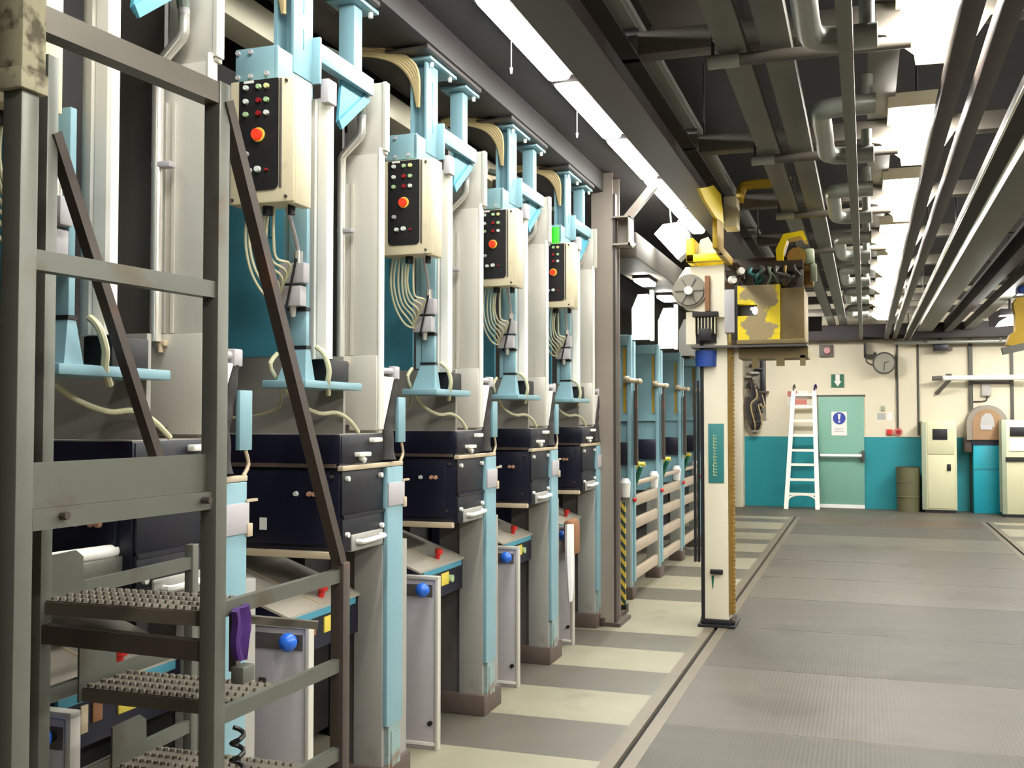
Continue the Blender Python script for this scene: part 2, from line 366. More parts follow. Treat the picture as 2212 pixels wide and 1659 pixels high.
def press(P0):
    # the black heated body
    b = MB(); b.box(-3.0, -2.03, 0.0, 0.40, 1.462, 1.581, 0.004); b.use('navy').box(-3.0, -2.04, 0.012, 0.40, 1.10, 1.462, 0.003)
    b.use('rearsheet').box(-3.0, -2.035, 0.004, 0.39, 1.580, 1.584)
    b.mats = ['navy', 'rearsheet']
    for f in b.bm.faces: pass
    body = part('press_body', b, 'navy', P0)
    part('door_panel', MB().box(-2.50, -2.085, -0.004, 0.014, 1.13, 1.43, 0.003), 'navy', body)
    part('side_panel', MB().box(-2.042, -2.028, 0.02, 0.395, 1.25, 1.44, 0.002).box(-2.034, -2.026, 0.01, 0.395, 1.466, 1.576, 0.002), 'navyside', body)
    part('front_trim', MB().box(-2.62, -2.045, -0.016, 0.02, 1.076, 1.104, 0.003), 'tan', body)
    part('seam_trim', MB().box(-2.62, -2.05, -0.008, 0.014, 1.446, 1.462), 'plinth', body)
    part('side_trim', MB().box(-2.04, -2.012, -0.004, 0.575, 1.434, 1.454, 0.003), 'tan', body)
    part('side_skirt', MB().box(-2.05, -2.026, 0.02, 0.41, 1.10, 1.245, 0.003).box(-2.03, -2.02, 0.02, 0.41, 1.236, 1.25), 'navyside', body)
    h = MB(); h.box(-2.06, -2.018, 0.09, 0.385, 1.095, 1.165, 0.008)
    part('handle_box', h, 'pedestal', P0)
    part('handle', MB().tube([(-2.016, 0.13, 1.135), (-1.99, 0.14, 1.135), (-1.988, 0.24, 1.137), (-1.99, 0.335, 1.14), (-2.016, 0.345, 1.14)], 0.011, 8, 3), 'white', P0)
    for y, z in ((0.05, 1.40), (0.36, 1.40), (0.05, 1.17), (0.37, 1.18)):
        part('bolt', MB().cyl((-2.028, y, z), (-2.012, y, z), 0.011, n=8), 'white', body)
    part('latch', MB().box(-2.03, -1.998, 0.12, 0.225, 1.488, 1.506, 0.004).cyl((-2.028, 0.17, 1.485), (-2.0, 0.17, 1.47), 0.012), 'bright', body)
    part('latch', MB().box(-2.03, -1.998, 0.255, 0.335, 1.545, 1.566, 0.006), 'bright', body)
    for x, k in ((-2.228, 'paleblue'), (-2.166, 'amber'), (-2.142, 'amber')):
        part('pilot_lamp', MB().cyl((x, 0.0, 1.338), (x, -0.018, 1.338), 0.012, 0.009, 10), k, body)
    part('rating_label', MB().box(-2.40, -2.367, -0.007, 0.0, 1.185, 1.235), 'white', body)
    for x, z in ((-2.07, 1.41), (-2.085, 1.165)):
        part('bolt', MB().cyl((x, 0.012, z), (x, -0.003, z), 0.008, n=8), 'rust', body)
    # legs of the machine
    pd = part('pedestal', MB().box(-2.17, -2.03, 0.40, 0.66, 0.112, 1.09, 0.004), 'pedestal')
    part('pedestal_web', MB().box(-2.30, -2.17, 0.425, 0.66, 0.112, 1.09), 'pedestal_dark', pd)
    part('plinth', MB().box(-2.31, -2.012, 0.385, 0.67, 0.0, 0.114, 0.006), 'plinth', pd)
    sp = part('side_post', MB().box(-2.034, -2.008, 0.405, 0.565, 0.29, 1.432, 0.003), 'blue')
    part('post_foot', MB().box(-2.032, -2.010, 0.425, 0.55, 0.10, 0.29).box(-2.012, -2.006, 0.45, 0.47, 0.1, 0.26), 'dirtyblue', sp)
    part('post_label', MB().box(-2.009, -2.001, 0.405, 0.57, 1.258, 1.362, 0.002), 'lilac', sp)
    part('post_clip', MB().box(-2.012, -1.996, 0.555, 0.585, 1.245, 1.29, 0.003), 'tan', sp)
    part('post_pin', MB().box(-2.012, -2.0, 0.555, 0.62, 1.363, 1.372), 'tan', sp)
    # the tall sheet-metal column above
    c = MB(); c.box(-2.235, -2.03, 0.36, 0.395, 1.583, 2.826, 0.003)
    for x in (-2.20, -2.165): c.box(x-0.006, x+0.006, 0.354, 0.362, 1.93, 2.70)
    cl = part('sheet_column', c, 'alu')
    part('edge_strip', MB().box(-2.034, -2.022, 0.352, 0.392, 1.60, 2.85, 0.002), 'bright', cl)
    cv = part('cover_plate', MB().box(-2.258, -2.033, 0.338, 0.352, 1.596, 1.925, 0.003), 'cream' if False else 'alu')
    part('clamp', MB().box(-2.20, -2.165, 0.318, 0.34, 1.885, 1.905, 0.004).cyl((-2.185, 0.325, 1.895), (-2.185, 0.325, 1.865), 0.009), 'tan', cv)
    part('toggle', MB().box(-2.235, -2.165, 0.325, 0.34, 1.597, 1.62), 'rust', cv)
    up = part('upper_column', MB().box(-2.20, -2.016, 0.37, 0.41, 2.826, 3.147, 0.003).box(-2.02, -2.006, 0.362, 0.405, 2.84, 3.147), 'alu')
    # the bright round-nosed duct in front
    pr = [(-2.138, -0.085), (-2.134, -0.102), (-2.122, -0.118), (-2.10, -0.128), (-2.078, -0.134), (-2.070, -0.129), (-2.062, -0.135), (-2.022, -0.135), (-2.012, -0.128), (-2.010, -0.105), (-2.02, -0.085)]
    part('vertical_duct', MB().prism(pr, 'z', 1.885, 2.93), 'bright')
    part('duct_base', MB().box(-2.125, -2.022, -0.10, 0.06, 1.78, 1.885, 0.006), 'black')
    part('duct_hook', MB().box(-2.13, -2.10, -0.09, 0.0, 2.86, 2.90), 'darkbrown')
    part('side_sheet', MB().box(-2.43, -2.24, 0.40, 0.42, 1.584, 3.3), 'darkbrown')
    part('rear_sheet', MB().box(-2.60, -2.085, 0.13, 0.15, 1.584, 1.91), 'rearsheet')
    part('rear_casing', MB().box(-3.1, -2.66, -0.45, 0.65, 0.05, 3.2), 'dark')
    # blue guide post
    lp = MB(); lp.box(-2.125, -2.045, -0.25, -0.225, 2.075, 2.50, 0.003).box(-2.152, -2.125, -0.24, -0.21, 1.9, 2.50)
    lp.box(-2.12, -2.048, -0.245, -0.22, 1.92, 2.07, 0.003)
    lp.hexa([(-2.160,-0.275,1.793), (-2.034,-0.275,1.793), (-2.034,-0.20,1.793), (-2.160,-0.20,1.793), (-2.12,-0.247,1.925), (-2.048,-0.247,1.925), (-2.048,-0.218,1.925), (-2.12,-0.218,1.925)])
    gp = part('guide_post', lp, 'blue')
    part('flange', MB().box(-2.19, -2.0, -0.33, 0.135, 1.765, 1.795, 0.004), 'blue', gp)
    part('sleeve_ring', MB().box(-2.128, -2.043, -0.255, -0.22, 2.066, 2.079), 'black', gp)
    part('sleeve_ring', MB().box(-2.124, -2.043, -0.252, -0.215, 1.918, 1.93), 'black', gp)
    part('back_panel', MB().box(-2.66, -2.235, -0.10, -0.08, 1.90, 2.62, 0.003).box(-2.30, -2.28, -0.105, -0.1, 2.39, 2.5).box(-2.36, -2.335, -0.105, -0.1, 2.39, 2.5), 'teal')
    jb = part('junction_box', MB().box(-2.14, -2.03, -0.30, -0.252, 2.168, 2.246, 0.004).box(-2.146, -2.043, -0.30, -0.252, 2.08, 2.158, 0.004), 'lilac')
    part('cable_gland', MB().cyl((-2.064, -0.28, 2.246), (-2.064, -0.28, 2.292), 0.017), 'chrome', jb)
    part('cable_gland', MB().cyl((-2.09, -0.275, 2.08), (-2.09, -0.275, 2.04), 0.016, 0.01), 'chrome', jb)
    part('conduit', MB().tube([(-2.064, -0.28, 2.29), (-2.055, -0.33, 2.36), (-2.045, -0.40, 2.44)], 0.008, 8, 3), 'lilac', jb)
    part('tie_rod', MB().cyl((-2.055, -0.312, 2.26), (-2.098, -0.312, 2.07), 0.005, n=8), 'black', jb)
    # hanging cables
    for i in range(7):
        x = -2.19 + 0.018*i; dz = 2.105 + 0.018*i + random.uniform(-0.01, 0.01)
        part('cable', MB().tube([(x, -0.43, 2.45), (x-0.012+random.uniform(-.01,.01), -0.42, 2.32), (x-0.005, -0.40, 2.20+0.008*i), (x+0.03, -0.36, dz+0.015), (-2.135, -0.30, 2.10+0.006*i)], 0.0055, 6, 4), 'cable')
    part('cable', MB().tube([(-2.05, -0.16, 1.93), (-2.01, -0.17, 1.90), (-1.995, -0.16, 1.84), (-2.005, -0.15, 1.79), (-2.03, -0.10, 1.745)], 0.011, 8, 4), 'cable')
    part('cable', MB().tube([(-2.16, -0.27, 1.90), (-2.17, -0.3, 1.84), (-2.18, -0.1, 1.72), (-2.14, 0.02, 1.67), (-2.09, 0.08, 1.672), (-2.055, 0.13, 1.64), (-2.05, 0.2, 1.59)], 0.009, 8, 4), 'cable')
    part('cable', MB().tube([(-2.19, -0.2, 1.78), (-2.28, -0.05, 1.70), (-2.42, 0.0, 1.66), (-2.6, 0.05, 1.65)], 0.006, 8, 4), 'cable')
    # control box
    cb = part('control_box', MB().box(-2.225, -1.955, -0.505, -0.38, 2.437, 2.897, 0.006).box(-1.99, -1.95, -0.495, -0.385, 2.43, 2.90, 0.004), 'cream')
    r = 0.02; x0, x1, z0, z1 = -2.182, -2.018, 2.484, 2.893
    pts = [(x0, z1), (x1, z1)] + [(x1-r+r*math.cos(a), z0+r+r*math.sin(a)) for a in [0, -0.52, -1.05, -1.57]] + [(x0+r+r*math.cos(a), z0+r+r*math.sin(a)) for a in [-1.57, -2.1, -2.62, -3.14]]
    part('button_panel', MB().prism(pts, 'y', -0.511, -0.5), 'black', cb)
    part('panel_rim', MB().box(-2.012, -2.004, -0.512, -0.5, 2.49, 2.89), 'pedestal_dark', cb)
    keys = [('paleblue','green','yellowlens'), ('paleblue','darkred','green'), ('green','darkred','paleblue')]
    for ri, z in enumerate((2.866, 2.815, 2.767)):
        for ci, x in enumerate((-2.151, -2.097, -2.064)):
            part('push_button', MB().cyl((x, -0.51, z), (x, -0.522, z), 0.0105, 0.009, 10), keys[ri][ci], cb)
    part('stop_button_collar', MB().cyl((-2.098, -0.51, 2.688), (-2.098, -0.516, 2.688), 0.027), 'yellow', cb)
    part('stop_button', MB().cyl((-2.099, -0.514, 2.688), (-2.099, -0.532, 2.688), 0.021, 0.019, 20), 'red', cb)
    for x, z, k, rd in ((-2.148, 2.62, 'lilac', 0.011), (-2.135, 2.558, 'paleblue', 0.011), (-2.099, 2.561, 'paleblue', 0.013), (-2.062, 2.556, 'darkred', 0.006)):
        part('selector_knob', MB().cyl((x, -0.51, z), (x, -0.524, z), rd, rd*0.8, 10), k, cb)
    part('panel_tag', MB().box(-2.16, -2.12, -0.515, -0.51, 2.882, 2.891), 'paper', cb)
    for x, z in ((-2.21, 2.455), (-1.985, 2.455), (-1.985, 2.88)):
        part('bolt', MB().cyl((x, -0.505, z), (x, -0.512, z), 0.006, n=8), 'rust', cb)
    part('cable_gland', MB().cyl((-2.10, -0.44, 2.437), (-2.10, -0.44, 2.405), 0.02), 'black', cb)
    part('cable_gland', MB().cyl((-2.0, -0.44, 2.437), (-2.0, -0.44, 2.40), 0.014), 'black', cb)
    # blue head frame
    hf = part('head_plate', MB().box(-2.24, -2.058, -0.45, -0.435, 2.915, 3.04, 0.003).box(-2.24, -2.07, -0.435, -0.2, 2.93, 3.03).box(-2.075, -2.056, -0.45, -0.19, 2.905, 3.035, 0.003), 'blue')
    for x, z in ((-2.225, 3.022), (-2.17, 3.022), (-2.225, 2.93), (-2.17, 2.93), (-2.10, 2.935)):
        part('bolt', MB().cyl((x, -0.45, z), (x, -0.462, z), 0.009, n=6), 'lilac', hf)
    part('main_post', MB().box(-2.066, -2.052, -0.345, -0.20, 2.97, 3.43, 0.002).box(-2.125, -2.066, -0.275, -0.265, 3.03, 3.43).box(-2.14, -2.125, -0.345, -0.20, 3.03, 3.43), 'blue')
    part('post_slot', MB().box(-2.053, -2.050, -0.275, -0.269, 3.22, 3.34).box(-2.053, -2.050, -0.275, -0.269, 3.08, 3.16), 'teal')
    part('rear_post', MB().box(-2.135, -2.06, 0.165, 0.24, 3.06, 3.43, 0.003), 'blue')
    part('cap_plate', MB().box(-2.17, -2.02, -0.37, -0.02, 3.43, 3.447, 0.002), 'blue')
    part('cap_plate', MB().box(-2.17, -2.02, 0.11, 0.32, 3.43, 3.447, 0.002), 'blue')
    for y in (-0.31, -0.07, 0.28): part('bolt', MB().cyl((-2.04, y, 3.43), (-2.04, y, 3.405), 0.011, n=6), 'bright')
    part('hanger_plate', MB().box(-2.22, -2.0, -0.47, 0.28, 3.447, 3.459).box(-2.006, -1.994, -0.47, 0.28, 3.45, 3.475), 'guide')
    part('arm', MB().box(-2.062, -2.02, -0.19, 0.275, 3.055, 3.130, 0.003), 'blue')
    part('arm_tab', MB().box(-2.11, -2.018, -0.205, -0.19, 2.965, 3.15, 0.002), 'blue')
    part('brace', MB().prism([(0.272, 3.055), (0.255, 3.03), (0.02, 2.855), (0.0, 2.87), (0.03, 3.055)], 'x', -2.058, -2.046).bar((-2.045, 0.265, 3.05), (-2.045, 0.01, 2.86), 0.04, 0.012, (1, 0, 0)), 'teal')
    part('limit_switch', MB().box(-2.035, -1.998, -0.17, -0.10, 2.90, 2.995, 0.004), 'lilac')
    # conduit pipe up the sheet column
    pp = part('conduit_pipe', MB().tube([(-2.197, 0.315, 1.90), (-2.197, 0.315, 2.60), (-2.197, 0.315, 2.80), (-2.19, 0.315, 2.82), (-2.108, 0.315, 2.893), (-2.10, 0.315, 2.91), (-2.10, 0.315, 2.985)], 0.0195, 14), 'chrome')
    part('pipe_clip', MB().box(-2.212, -2.14, 0.30, 0.335, 2.47, 2.49, 0.003), 'lilac', pp)
    part('hose_clip', MB().cyl((-2.10, 0.315, 2.97), (-2.10, 0.315, 3.0), 0.02), 'lilac', pp)
    part('flexible_hose', MB().tube([(-2.10, 0.315, 2.99), (-2.11, 0.31, 3.06), (-2.13, 0.28, 3.14), (-2.2, 0.25, 3.25), (-2.4, 0.25, 3.32)], 0.022, 10, 4), 'brace', pp)
    # guard, roller and bellows beside the column
    part('guard', MB().prism([(0.36, 1.60), (0.36, 1.835), (0.505, 1.835), (0.395, 1.605)], 'x', -2.034, -2.026), 'bright')
    part('roller', MB().cyl((-2.04, 0.36, 1.862), (-2.04, 0.50, 1.862), 0.014).box(-2.055, -2.018, 0.50, 0.55, 1.825, 1.885, 0.006), 'lilac')
    part('bellows', MB().tube([(-2.035, 0.52, 1.83), (-2.045, 0.49, 1.7), (-2.05, 0.46, 1.6), (-2.04, 0.45, 1.462)], 0.03, 12, 6, rr=lambda t: 0.02+0.024*t+0.003*math.sin(t*90)), 'dark')
    part('stub_post', MB().box(-2.03, -2.012, 0.525, 0.60, 1.54, 1.745, 0.002), 'blue')
    part('stub_hook', MB().tube([(-2.02, 0.57, 1.54), (-2.02, 0.59, 1.49), (-2.02, 0.56, 1.452)], 0.007, 6, 3), 'tan')
    for i in range(5):
        part('hose', MB().tube([(-2.5+0.02*i, -0.55, 3.40+0.012*i), (-2.34+0.015*i, -0.50, 3.44+0.014*i), (-2.2+0.01*i, -0.42, 3.42+0.008*i), (-2.13+0.008*i, -0.36, 3.34+0.01*i), (-2.10, -0.34, 3.20)], 0.011, 7, 4), 'tancable')
press(P0)
press_labels = [None,
    'press machine right behind the dark sloping handrail of the rolling stairs',
    'press machine next after the one crossed by the sloping stair handrail',
    'press machine with a white rag and brown pouch hanging by its desk',
    'press machine beside the taupe steel column, green tag on its head']
for k in range(1, 5):
    q = dup(P0, (OX, 2.53 + 1.27*k, 0), press_labels[k], 'press machines along the aisle')
    if k == 4:
        t = MB(); t.box(-2.125, -2.07, -0.47, -0.452, 2.885, 3.02, 0.003)
        t.build('head_tag', 'greentag', q)['label'] = 'bright green tag'

# control desks between the machines
D0 = thing('control_desk', 'grey control desk with blue ball knob, seen low through the stair frame', 'control desk', (-2.2, 2.30, 0), 'control desks between the press machines', at=(-2.2, 1.035, 0))
part('end_panel', MB().box(-2.33, -2.04, 1.035, 1.06, 0.0, 0.857, 0.003), 'lilac', D0)
part('edge_trim', MB().box(-2.33, -2.028, 1.026, 1.065, 0.84, 0.858, 0.002).box(-2.045, -2.028, 1.026, 1.066, 0.0, 0.845, 0.002), 'alu', D0)
part('foot_strip', MB().box(-2.33, -2.04, 1.027, 1.035, 0.02, 0.035), 'paper', D0)
part('label_strip', MB().box(-2.33, -2.06, 1.031, 1.036, 0.755, 0.815), 'pedestal_dark', D0)
kb = part('knob_stem', MB().cyl((-2.09, 1.035, 0.79), (-2.09, 0.99, 0.79), 0.014), 'black', D0)
part('ball_knob', MB().sphere((-2.09, 0.975, 0.797), 0.036), 'knob', D0)
part('lock', MB().cyl((-2.235, 1.035, 0.62), (-2.235, 1.012, 0.62), 0.012).box(-2.25, -2.22, 1.028, 1.036, 0.6, 0.64), 'rust', D0)
part('stop_stud', MB().cyl((-2.07, 1.035, 0.13), (-2.07, 1.02, 0.13), 0.012), 'black', D0)
part('desk_body', MB().prism([(-2.15, 0.70), (-2.15, 0.865), (-2.62, 1.03), (-2.62, 0.70)], 'y', 1.066, 1.69), 'navy', D0)
tp = part('desk_top', MB().prism([(-2.14, 0.862), (-2.14, 0.872), (-2.62, 1.042), (-2.62, 1.03)], 'y', 1.064, 1.69), 'desktop', D0)
part('top_seam', MB().prism([(-2.16, 0.869), (-2.16, 0.883), (-2.6, 1.039), (-2.6, 1.03)], 'y', 1.34, 1.352), 'tan', D0)
part('teal_strip', MB().box(-2.152, -2.136, 1.10, 1.62, 0.835, 0.862), 'teal', D0)
for y0, y1, z0, z1, k in ((1.36, 1.46, 0.755, 0.82, 'yellow'), (1.25, 1.29, 0.76, 0.82, 'leather'), (1.50, 1.60, 0.83, 0.86, 'paper'), (1.2, 1.23, 0.74, 0.82, 'tan')):
    part('panel_label', MB().box(-2.154, -2.144, y0, y1, z0, z1, 0.002), k, D0)
part('button', MB().cyl((-2.2, 1.42, 0.885), (-2.19, 1.42, 0.925), 0.014).cyl((-2.19, 1.42, 0.92), (-2.187, 1.42, 0.945), 0.022, 0.02), 'redflat', D0)
part('button', MB().cyl((-2.15, 1.48, 0.78), (-2.13, 1.48, 0.78), 0.02), 'green', D0)
part('desk_base', MB().box(-2.66, -2.34, 1.07, 1.6, 0, 0.70), 'black', D0)
desk_labels = ['grey control desk behind the lower stair frame, near the purple cloth',
    'grey control desk with blue ball knob, right of the nearest full pale blue side post',
    'grey control desk with blue ball knob, third from the rolling stairs',
    'grey control desk at the far end, half covered by a white rag']
for k in range(4):
    dup(D0, (-2.2, 2.53 + 1.27*k + 1.035, 0), desk_labels[k], 'control desks between the press machines')
# bright tray edge under the near machine
t = thing('roller_tray', 'bright metal roller tray behind the stair treads', 'tray', (-2.12, 2.3, 1.2))
part('tray_tube', MB().cyl((-2.10, 2.16, 1.268), (-2.10, 2.86, 1.252), 0.020), 'bright', t)
part('tray_plate', MB().box(-2.14, -2.07, 2.16, 2.82, 1.19, 1.245, 0.003), 'stair', t)
part('tray_arm', MB().box(-2.6, -2.1, 2.3, 2.33, 1.2, 1.23), 'dark', t)
t = MB(); t.tube([(-1.99, 7.12, 0.90), (-1.985, 7.11, 0.7), (-1.98, 7.12, 0.5), (-1.985, 7.13, 0.36)], 0.05, 8, 4, rr=lambda u: 0.03+0.035*math.sin(1+u*2.2))
for v in t.bm.verts: v.co.x = -1.985 + (v.co.x+1.985)*0.45
tag(t.build('rag', 'cloth'), 'white rag hanging beside the last grey control desk', 'cloth')
t = MB(); t.box(-2.06, -1.985, 7.20, 7.42, 0.66, 0.92, 0.03)
po = tag(t.build('pouch', 'leather'), 'brown leather pouch hung above the white rag', 'pouch')

tag(B(-2.62, -2.46, 0.4, 8.05, 3.305, 3.44, 0.006).build('cream_air_duct', 'creamduct'), 'stained cream air duct running above the press machines', 'duct')

# ================================================================== steel column, far bank
t = thing('steel_column', 'taupe steel building column after the last press machine', 'column', (-1.97, 8.25, 0))
part('shaft', MB().box(-2.08, -1.905, 8.12, 8.135, 0, 3.62).box(-2.0, -1.985, 8.135, 8.36, 0, 3.62).box(-2.08, -1.905, 8.36, 8.375, 0, 3.62), 'column', t)
part('flange_strip', MB().box(-1.906, -1.885, 8.13, 8.20, 0.0, 3.45), 'guide', t)
part('bracket_box', MB().box(-1.90, -1.766, 8.1, 8.3, 3.03, 3.045).box(-1.90, -1.766, 8.28, 8.3, 3.03, 3.26).box(-1.90, -1.766, 8.1, 8.3, 3.25, 3.262).box(-1.775, -1.766, 8.1, 8.3, 3.03, 3.26), 'column', t)
part('brace', MB().bar((-1.80, 8.2, 3.26), (-1.50, 8.2, 3.60), 0.06, 0.06), 'column', t)
part('base_plate', MB().box(-2.1, -1.85, 8.1, 8.5, 0, 0.03).bar((-2.0, 8.08, 0.04), (-1.9, 8.5, 0.04), 0.03, 0.05), 'rust', t)
part('bracket_lamp', MB().cyl((-1.77, 8.15, 3.06), (-1.735, 8.15, 3.02), 0.02), 'bright', t)
t = MB(); t.use('zebra').box(-2.03, -1.94, 8.70, 8.73, 0.07, 0.94); t.use('black').box(-2.035, -1.93, 8.69, 8.78, 0.0, 0.07)
tag(t.build('hazard_board', None), 'narrow yellow and black striped board standing by the steel column', 'board')

F0 = thing('roller_rack', 'pale blue rack frame just past the steel column', 'rack', (-2.15, 9.4, 0), 'pale blue rack frames', at=(-2.15, 0, 0))
part('frame', MB().box(-2.34, -2.30, 0, 0.06, 0.05, 2.415, 0.003).box(-2.075, -2.035, 0, 0.06, 0.1, 2.415, 0.003).box(-2.30, -2.075, 0, 0.06, 2.32, 2.415, 0.003).box(-2.30, -2.075, 0, 0.06, 1.62, 1.67).box(-2.30, -2.075, 0, 0.06, 0.9, 0.95), 'blue', F0)
part('panel', MB().box(-2.30, -2.075, 0.03, 0.045, 0.95, 2.32), 'blue', F0)
part('panel_streak', MB().box(-2.115, -2.09, 0.024, 0.031, 1.7, 2.3), 'oldyellow', F0)
part('edge_strip', MB().box(-2.045, -2.02, 0.06, 0.13, 0.15, 2.36, 0.002), 'blue', F0)
part('post', MB().box(-2.165, -2.04, -0.03, 0.12, 0.11, 0.92, 0.004), 'steel', F0)
part('plinth', MB().box(-2.18, -2.02, -0.04, 0.14, 0, 0.11, 0.005), 'plinth', F0)
for z in (0.15, 0.395, 0.62, 0.83): part('slat', MB().box(-2.075, -2.03, 0.13, 1.24, z, z+0.105, 0.012), 'slat', F0)
part('slat', MB().box(-2.075, -2.03, 0.13, 1.24, 1.02, 1.06, 0.01), 'slat', F0)
part('rear_screen', MB().box(-2.7, -2.66, 0.1, 1.24, 0.1, 2.3), 'dark', F0)
part('roller_bar', MB().cyl((-2.1, -0.02, 2.0), (-1.955, -0.02, 1.985), 0.022).sphere((-2.07, -0.03, 2.01), 0.034, 0.8).sphere((-1.95, -0.03, 1.985), 0.026), 'tan', F0)
part('hanging_bar', MB().box(-2.0, -1.975, -0.02, 0.02, 1.22, 1.975).box(-2.012, -2.0, 0.0, 0.06, 1.22, 1.9), 'rust', F0)
part('heater_box', MB().box(-2.3, -2.07, -0.01, 0.02, 1.22, 1.43, 0.01), 'navy', F0)
part('handle', MB().cyl((-2.02, 0.3, 1.215), (-1.97, 0.3, 1.215), 0.022).cyl((-2.02, 0.3, 1.215), (-2.06, 0.3, 1.2), 0.03), 'yellow', F0)
part('lever', MB().bar((-2.05, 0.2, 1.02), (-1.98, 0.15, 1.2), 0.03, 0.03), 'signgreen', F0)
part('bobbin', MB().cyl((-2.08, -0.06, 0.93), (-2.08, -0.06, 1.06), 0.042, 0.05).cyl((-2.08, -0.06, 1.06), (-2.08, -0.06, 1.1), 0.05, 0.03), 'white', F0)
part('stop_button', MB().cyl((-2.03, 0.05, 0.9), (-2.0, 0.05, 0.9), 0.018), 'redflat', F0)
part('supply_duct', MB().prism([(-2.16, 2.415), (-2.16, 2.72), (-2.10, 2.86), (-2.0, 2.86), (-1.985, 2.415)], 'y', 0.62, 0.7), 'whiteduct', F0)
part('supply_pipe', MB().box(-1.985, -1.945, 0.62, 0.68, 2.40, 2.90, 0.008), 'whiteduct', F0)
part('top_beam', MB().box(-2.34, -2.29, 0.06, 1.24, 2.36, 2.415), 'blue', F0)
rack_labels = ['pale blue rack frame second past the steel column', 'pale blue rack frame third past the steel column', 'pale blue rack frame half hidden by the crane mast', 'pale blue rack frame hidden behind the crane mast']
for k in range(1, 5): dup(F0, (-2.15, 9.4+1.36*k, 0), rack_labels[k-1], 'pale blue rack frames')
tag(B(-2.12, -1.78, 8.45, 19.5, 2.975, 3.19, 0.01).build('ventilation_duct', 'crossgrey'), 'wide dull grey ventilation duct above the pale blue racks', 'duct')

# ================================================================== lamps
def batten(name, label, x0, x1, y0, y1, z, m='lamp', group=None, housing='guide', cat='ceiling light'):
    t = thing(name, label, cat, ((x0+x1)/2, (y0+y1)/2, z), group)
    part('housing', MB().box(x0-0.012, x1+0.012, y0-0.015, y1+0.015, z+0.03, z+0.075, 0.004), housing, t)
    part('hanger', MB().cyl(((x0+x1)/2, y0+0.2, z+0.07), ((x0+x1)/2, y0+0.2, z+0.125), 0.01, n=8).cyl(((x0+x1)/2, y1-0.2, z+0.07), ((x0+x1)/2, y1-0.2, z+0.125), 0.01, n=8), housing, t)
    d = MB(); d.prism([(x0, z+0.032), (x0+0.012, z+0.008), (x0+0.03, z), (x1-0.03, z), (x1-0.012, z+0.008), (x1, z+0.032)], 'y', y0, y1)
    part('diffuser', d, m, t); return t
order = ['nearest', 'second', 'third', 'fourth', 'fifth', 'sixth']
n = 0
for k in range(-1, 5):
    y0 = 4.33 + 1.255*k
    lb = {-1: 'long ceiling light above the rolling stairs', 0: 'long bright ceiling light at the top edge above the press machines', 1: 'second bright ceiling light in the row over the press machines', 2: 'third bright ceiling light in the row over the press machines', 3: 'far short-looking ceiling light where the row meets the crane beam', 4: 'last ceiling light behind the crane beam'}[k]
    bl_ = batten('ceiling_light', lb, -1.645, -1.505, y0, y0+1.11, 3.50, 'lamp', 'ceiling lights in the left row')
    if k in (0, 1):
        part('pull_cord', MB().cyl((-1.66, y0+0.55, 3.55), (-1.66, y0+0.55, 3.40), 0.003, n=6).cyl((-1.66, y0+0.55, 3.40), (-1.66, y0+0.55, 3.37), 0.009, 0.005, 8).cyl((-1.66, y0+0.55, 3.545), (-1.62, y0+0.55, 3.545), 0.004, n=6), 'lilac', bl_)
for k in range(-2, -1):  # out of view, added to carry the left row on as fill light
    batten('ceiling_light', 'unseen ceiling light added to extend the left row', -1.645, -1.505, 4.33+1.255*k, 5.44+1.255*k, 3.50, 'lamp', 'ceiling lights in the left row')
for k in range(-4, 12):  # unseen row, added to brighten the far wall and the right side
    batten('ceiling_light', 'unseen ceiling light added on the right to brighten the hall', 2.95, 3.11, 3.3+1.3*k, 4.42+1.3*k, 3.50, 'fillrow', 'added ceiling lights on the right')
for i, (x0, x1, y) in enumerate(((-2.03, -1.90, 9.5), (-2.08, -1.94, 10.9))):
    t = thing('rack_light', ('small bright lamp above the second pale blue rack', 'small bright lamp above the third pale blue rack')[i], 'lamp', (x0, y, 2.96), 'small lamps over the racks')
    part('diffuser', MB().box(x0, x1, y, y+0.4, 2.915, 2.945, 0.01), 'lamp2', t)
    part('housing', MB().box(x0-0.01, x1+0.01, y-0.01, y+0.42, 2.945, 2.974), 'dark', t)
for i, (x0, x1) in enumerate(((-1.7, -0.66), (1.82, 2.8))):  # troughs added to throw extra light on the far wall
    t = thing('fill_trough', ('added dark trough light across the aisle end, nearer the ladder', 'added dark trough light across the aisle end, nearer the beige cabinets')[i], 'lamp', ((x0+x1)/2, 17.7, 3.1), 'added trough lights facing the far wall')
    part('housing', MB().prism([(17.60, 3.30), (17.60, 3.06), (17.61, 3.06), (17.63, 3.16), (17.80, 3.27), (17.84, 3.30)], 'x', x0, x1), 'beam', t)
    part('diffuser', MB().prism([(17.632, 3.115), (17.636, 3.158), (17.80, 3.265), (17.81, 3.25)], 'x', x0+0.02, x1-0.02), 'troughfill', t)
    for x in (x0+0.3, x1-0.3): part('hanger', MB().cyl((x, 17.7, 3.29), (x, 17.7, 4.0), 0.01, n=6), 'guide', t)
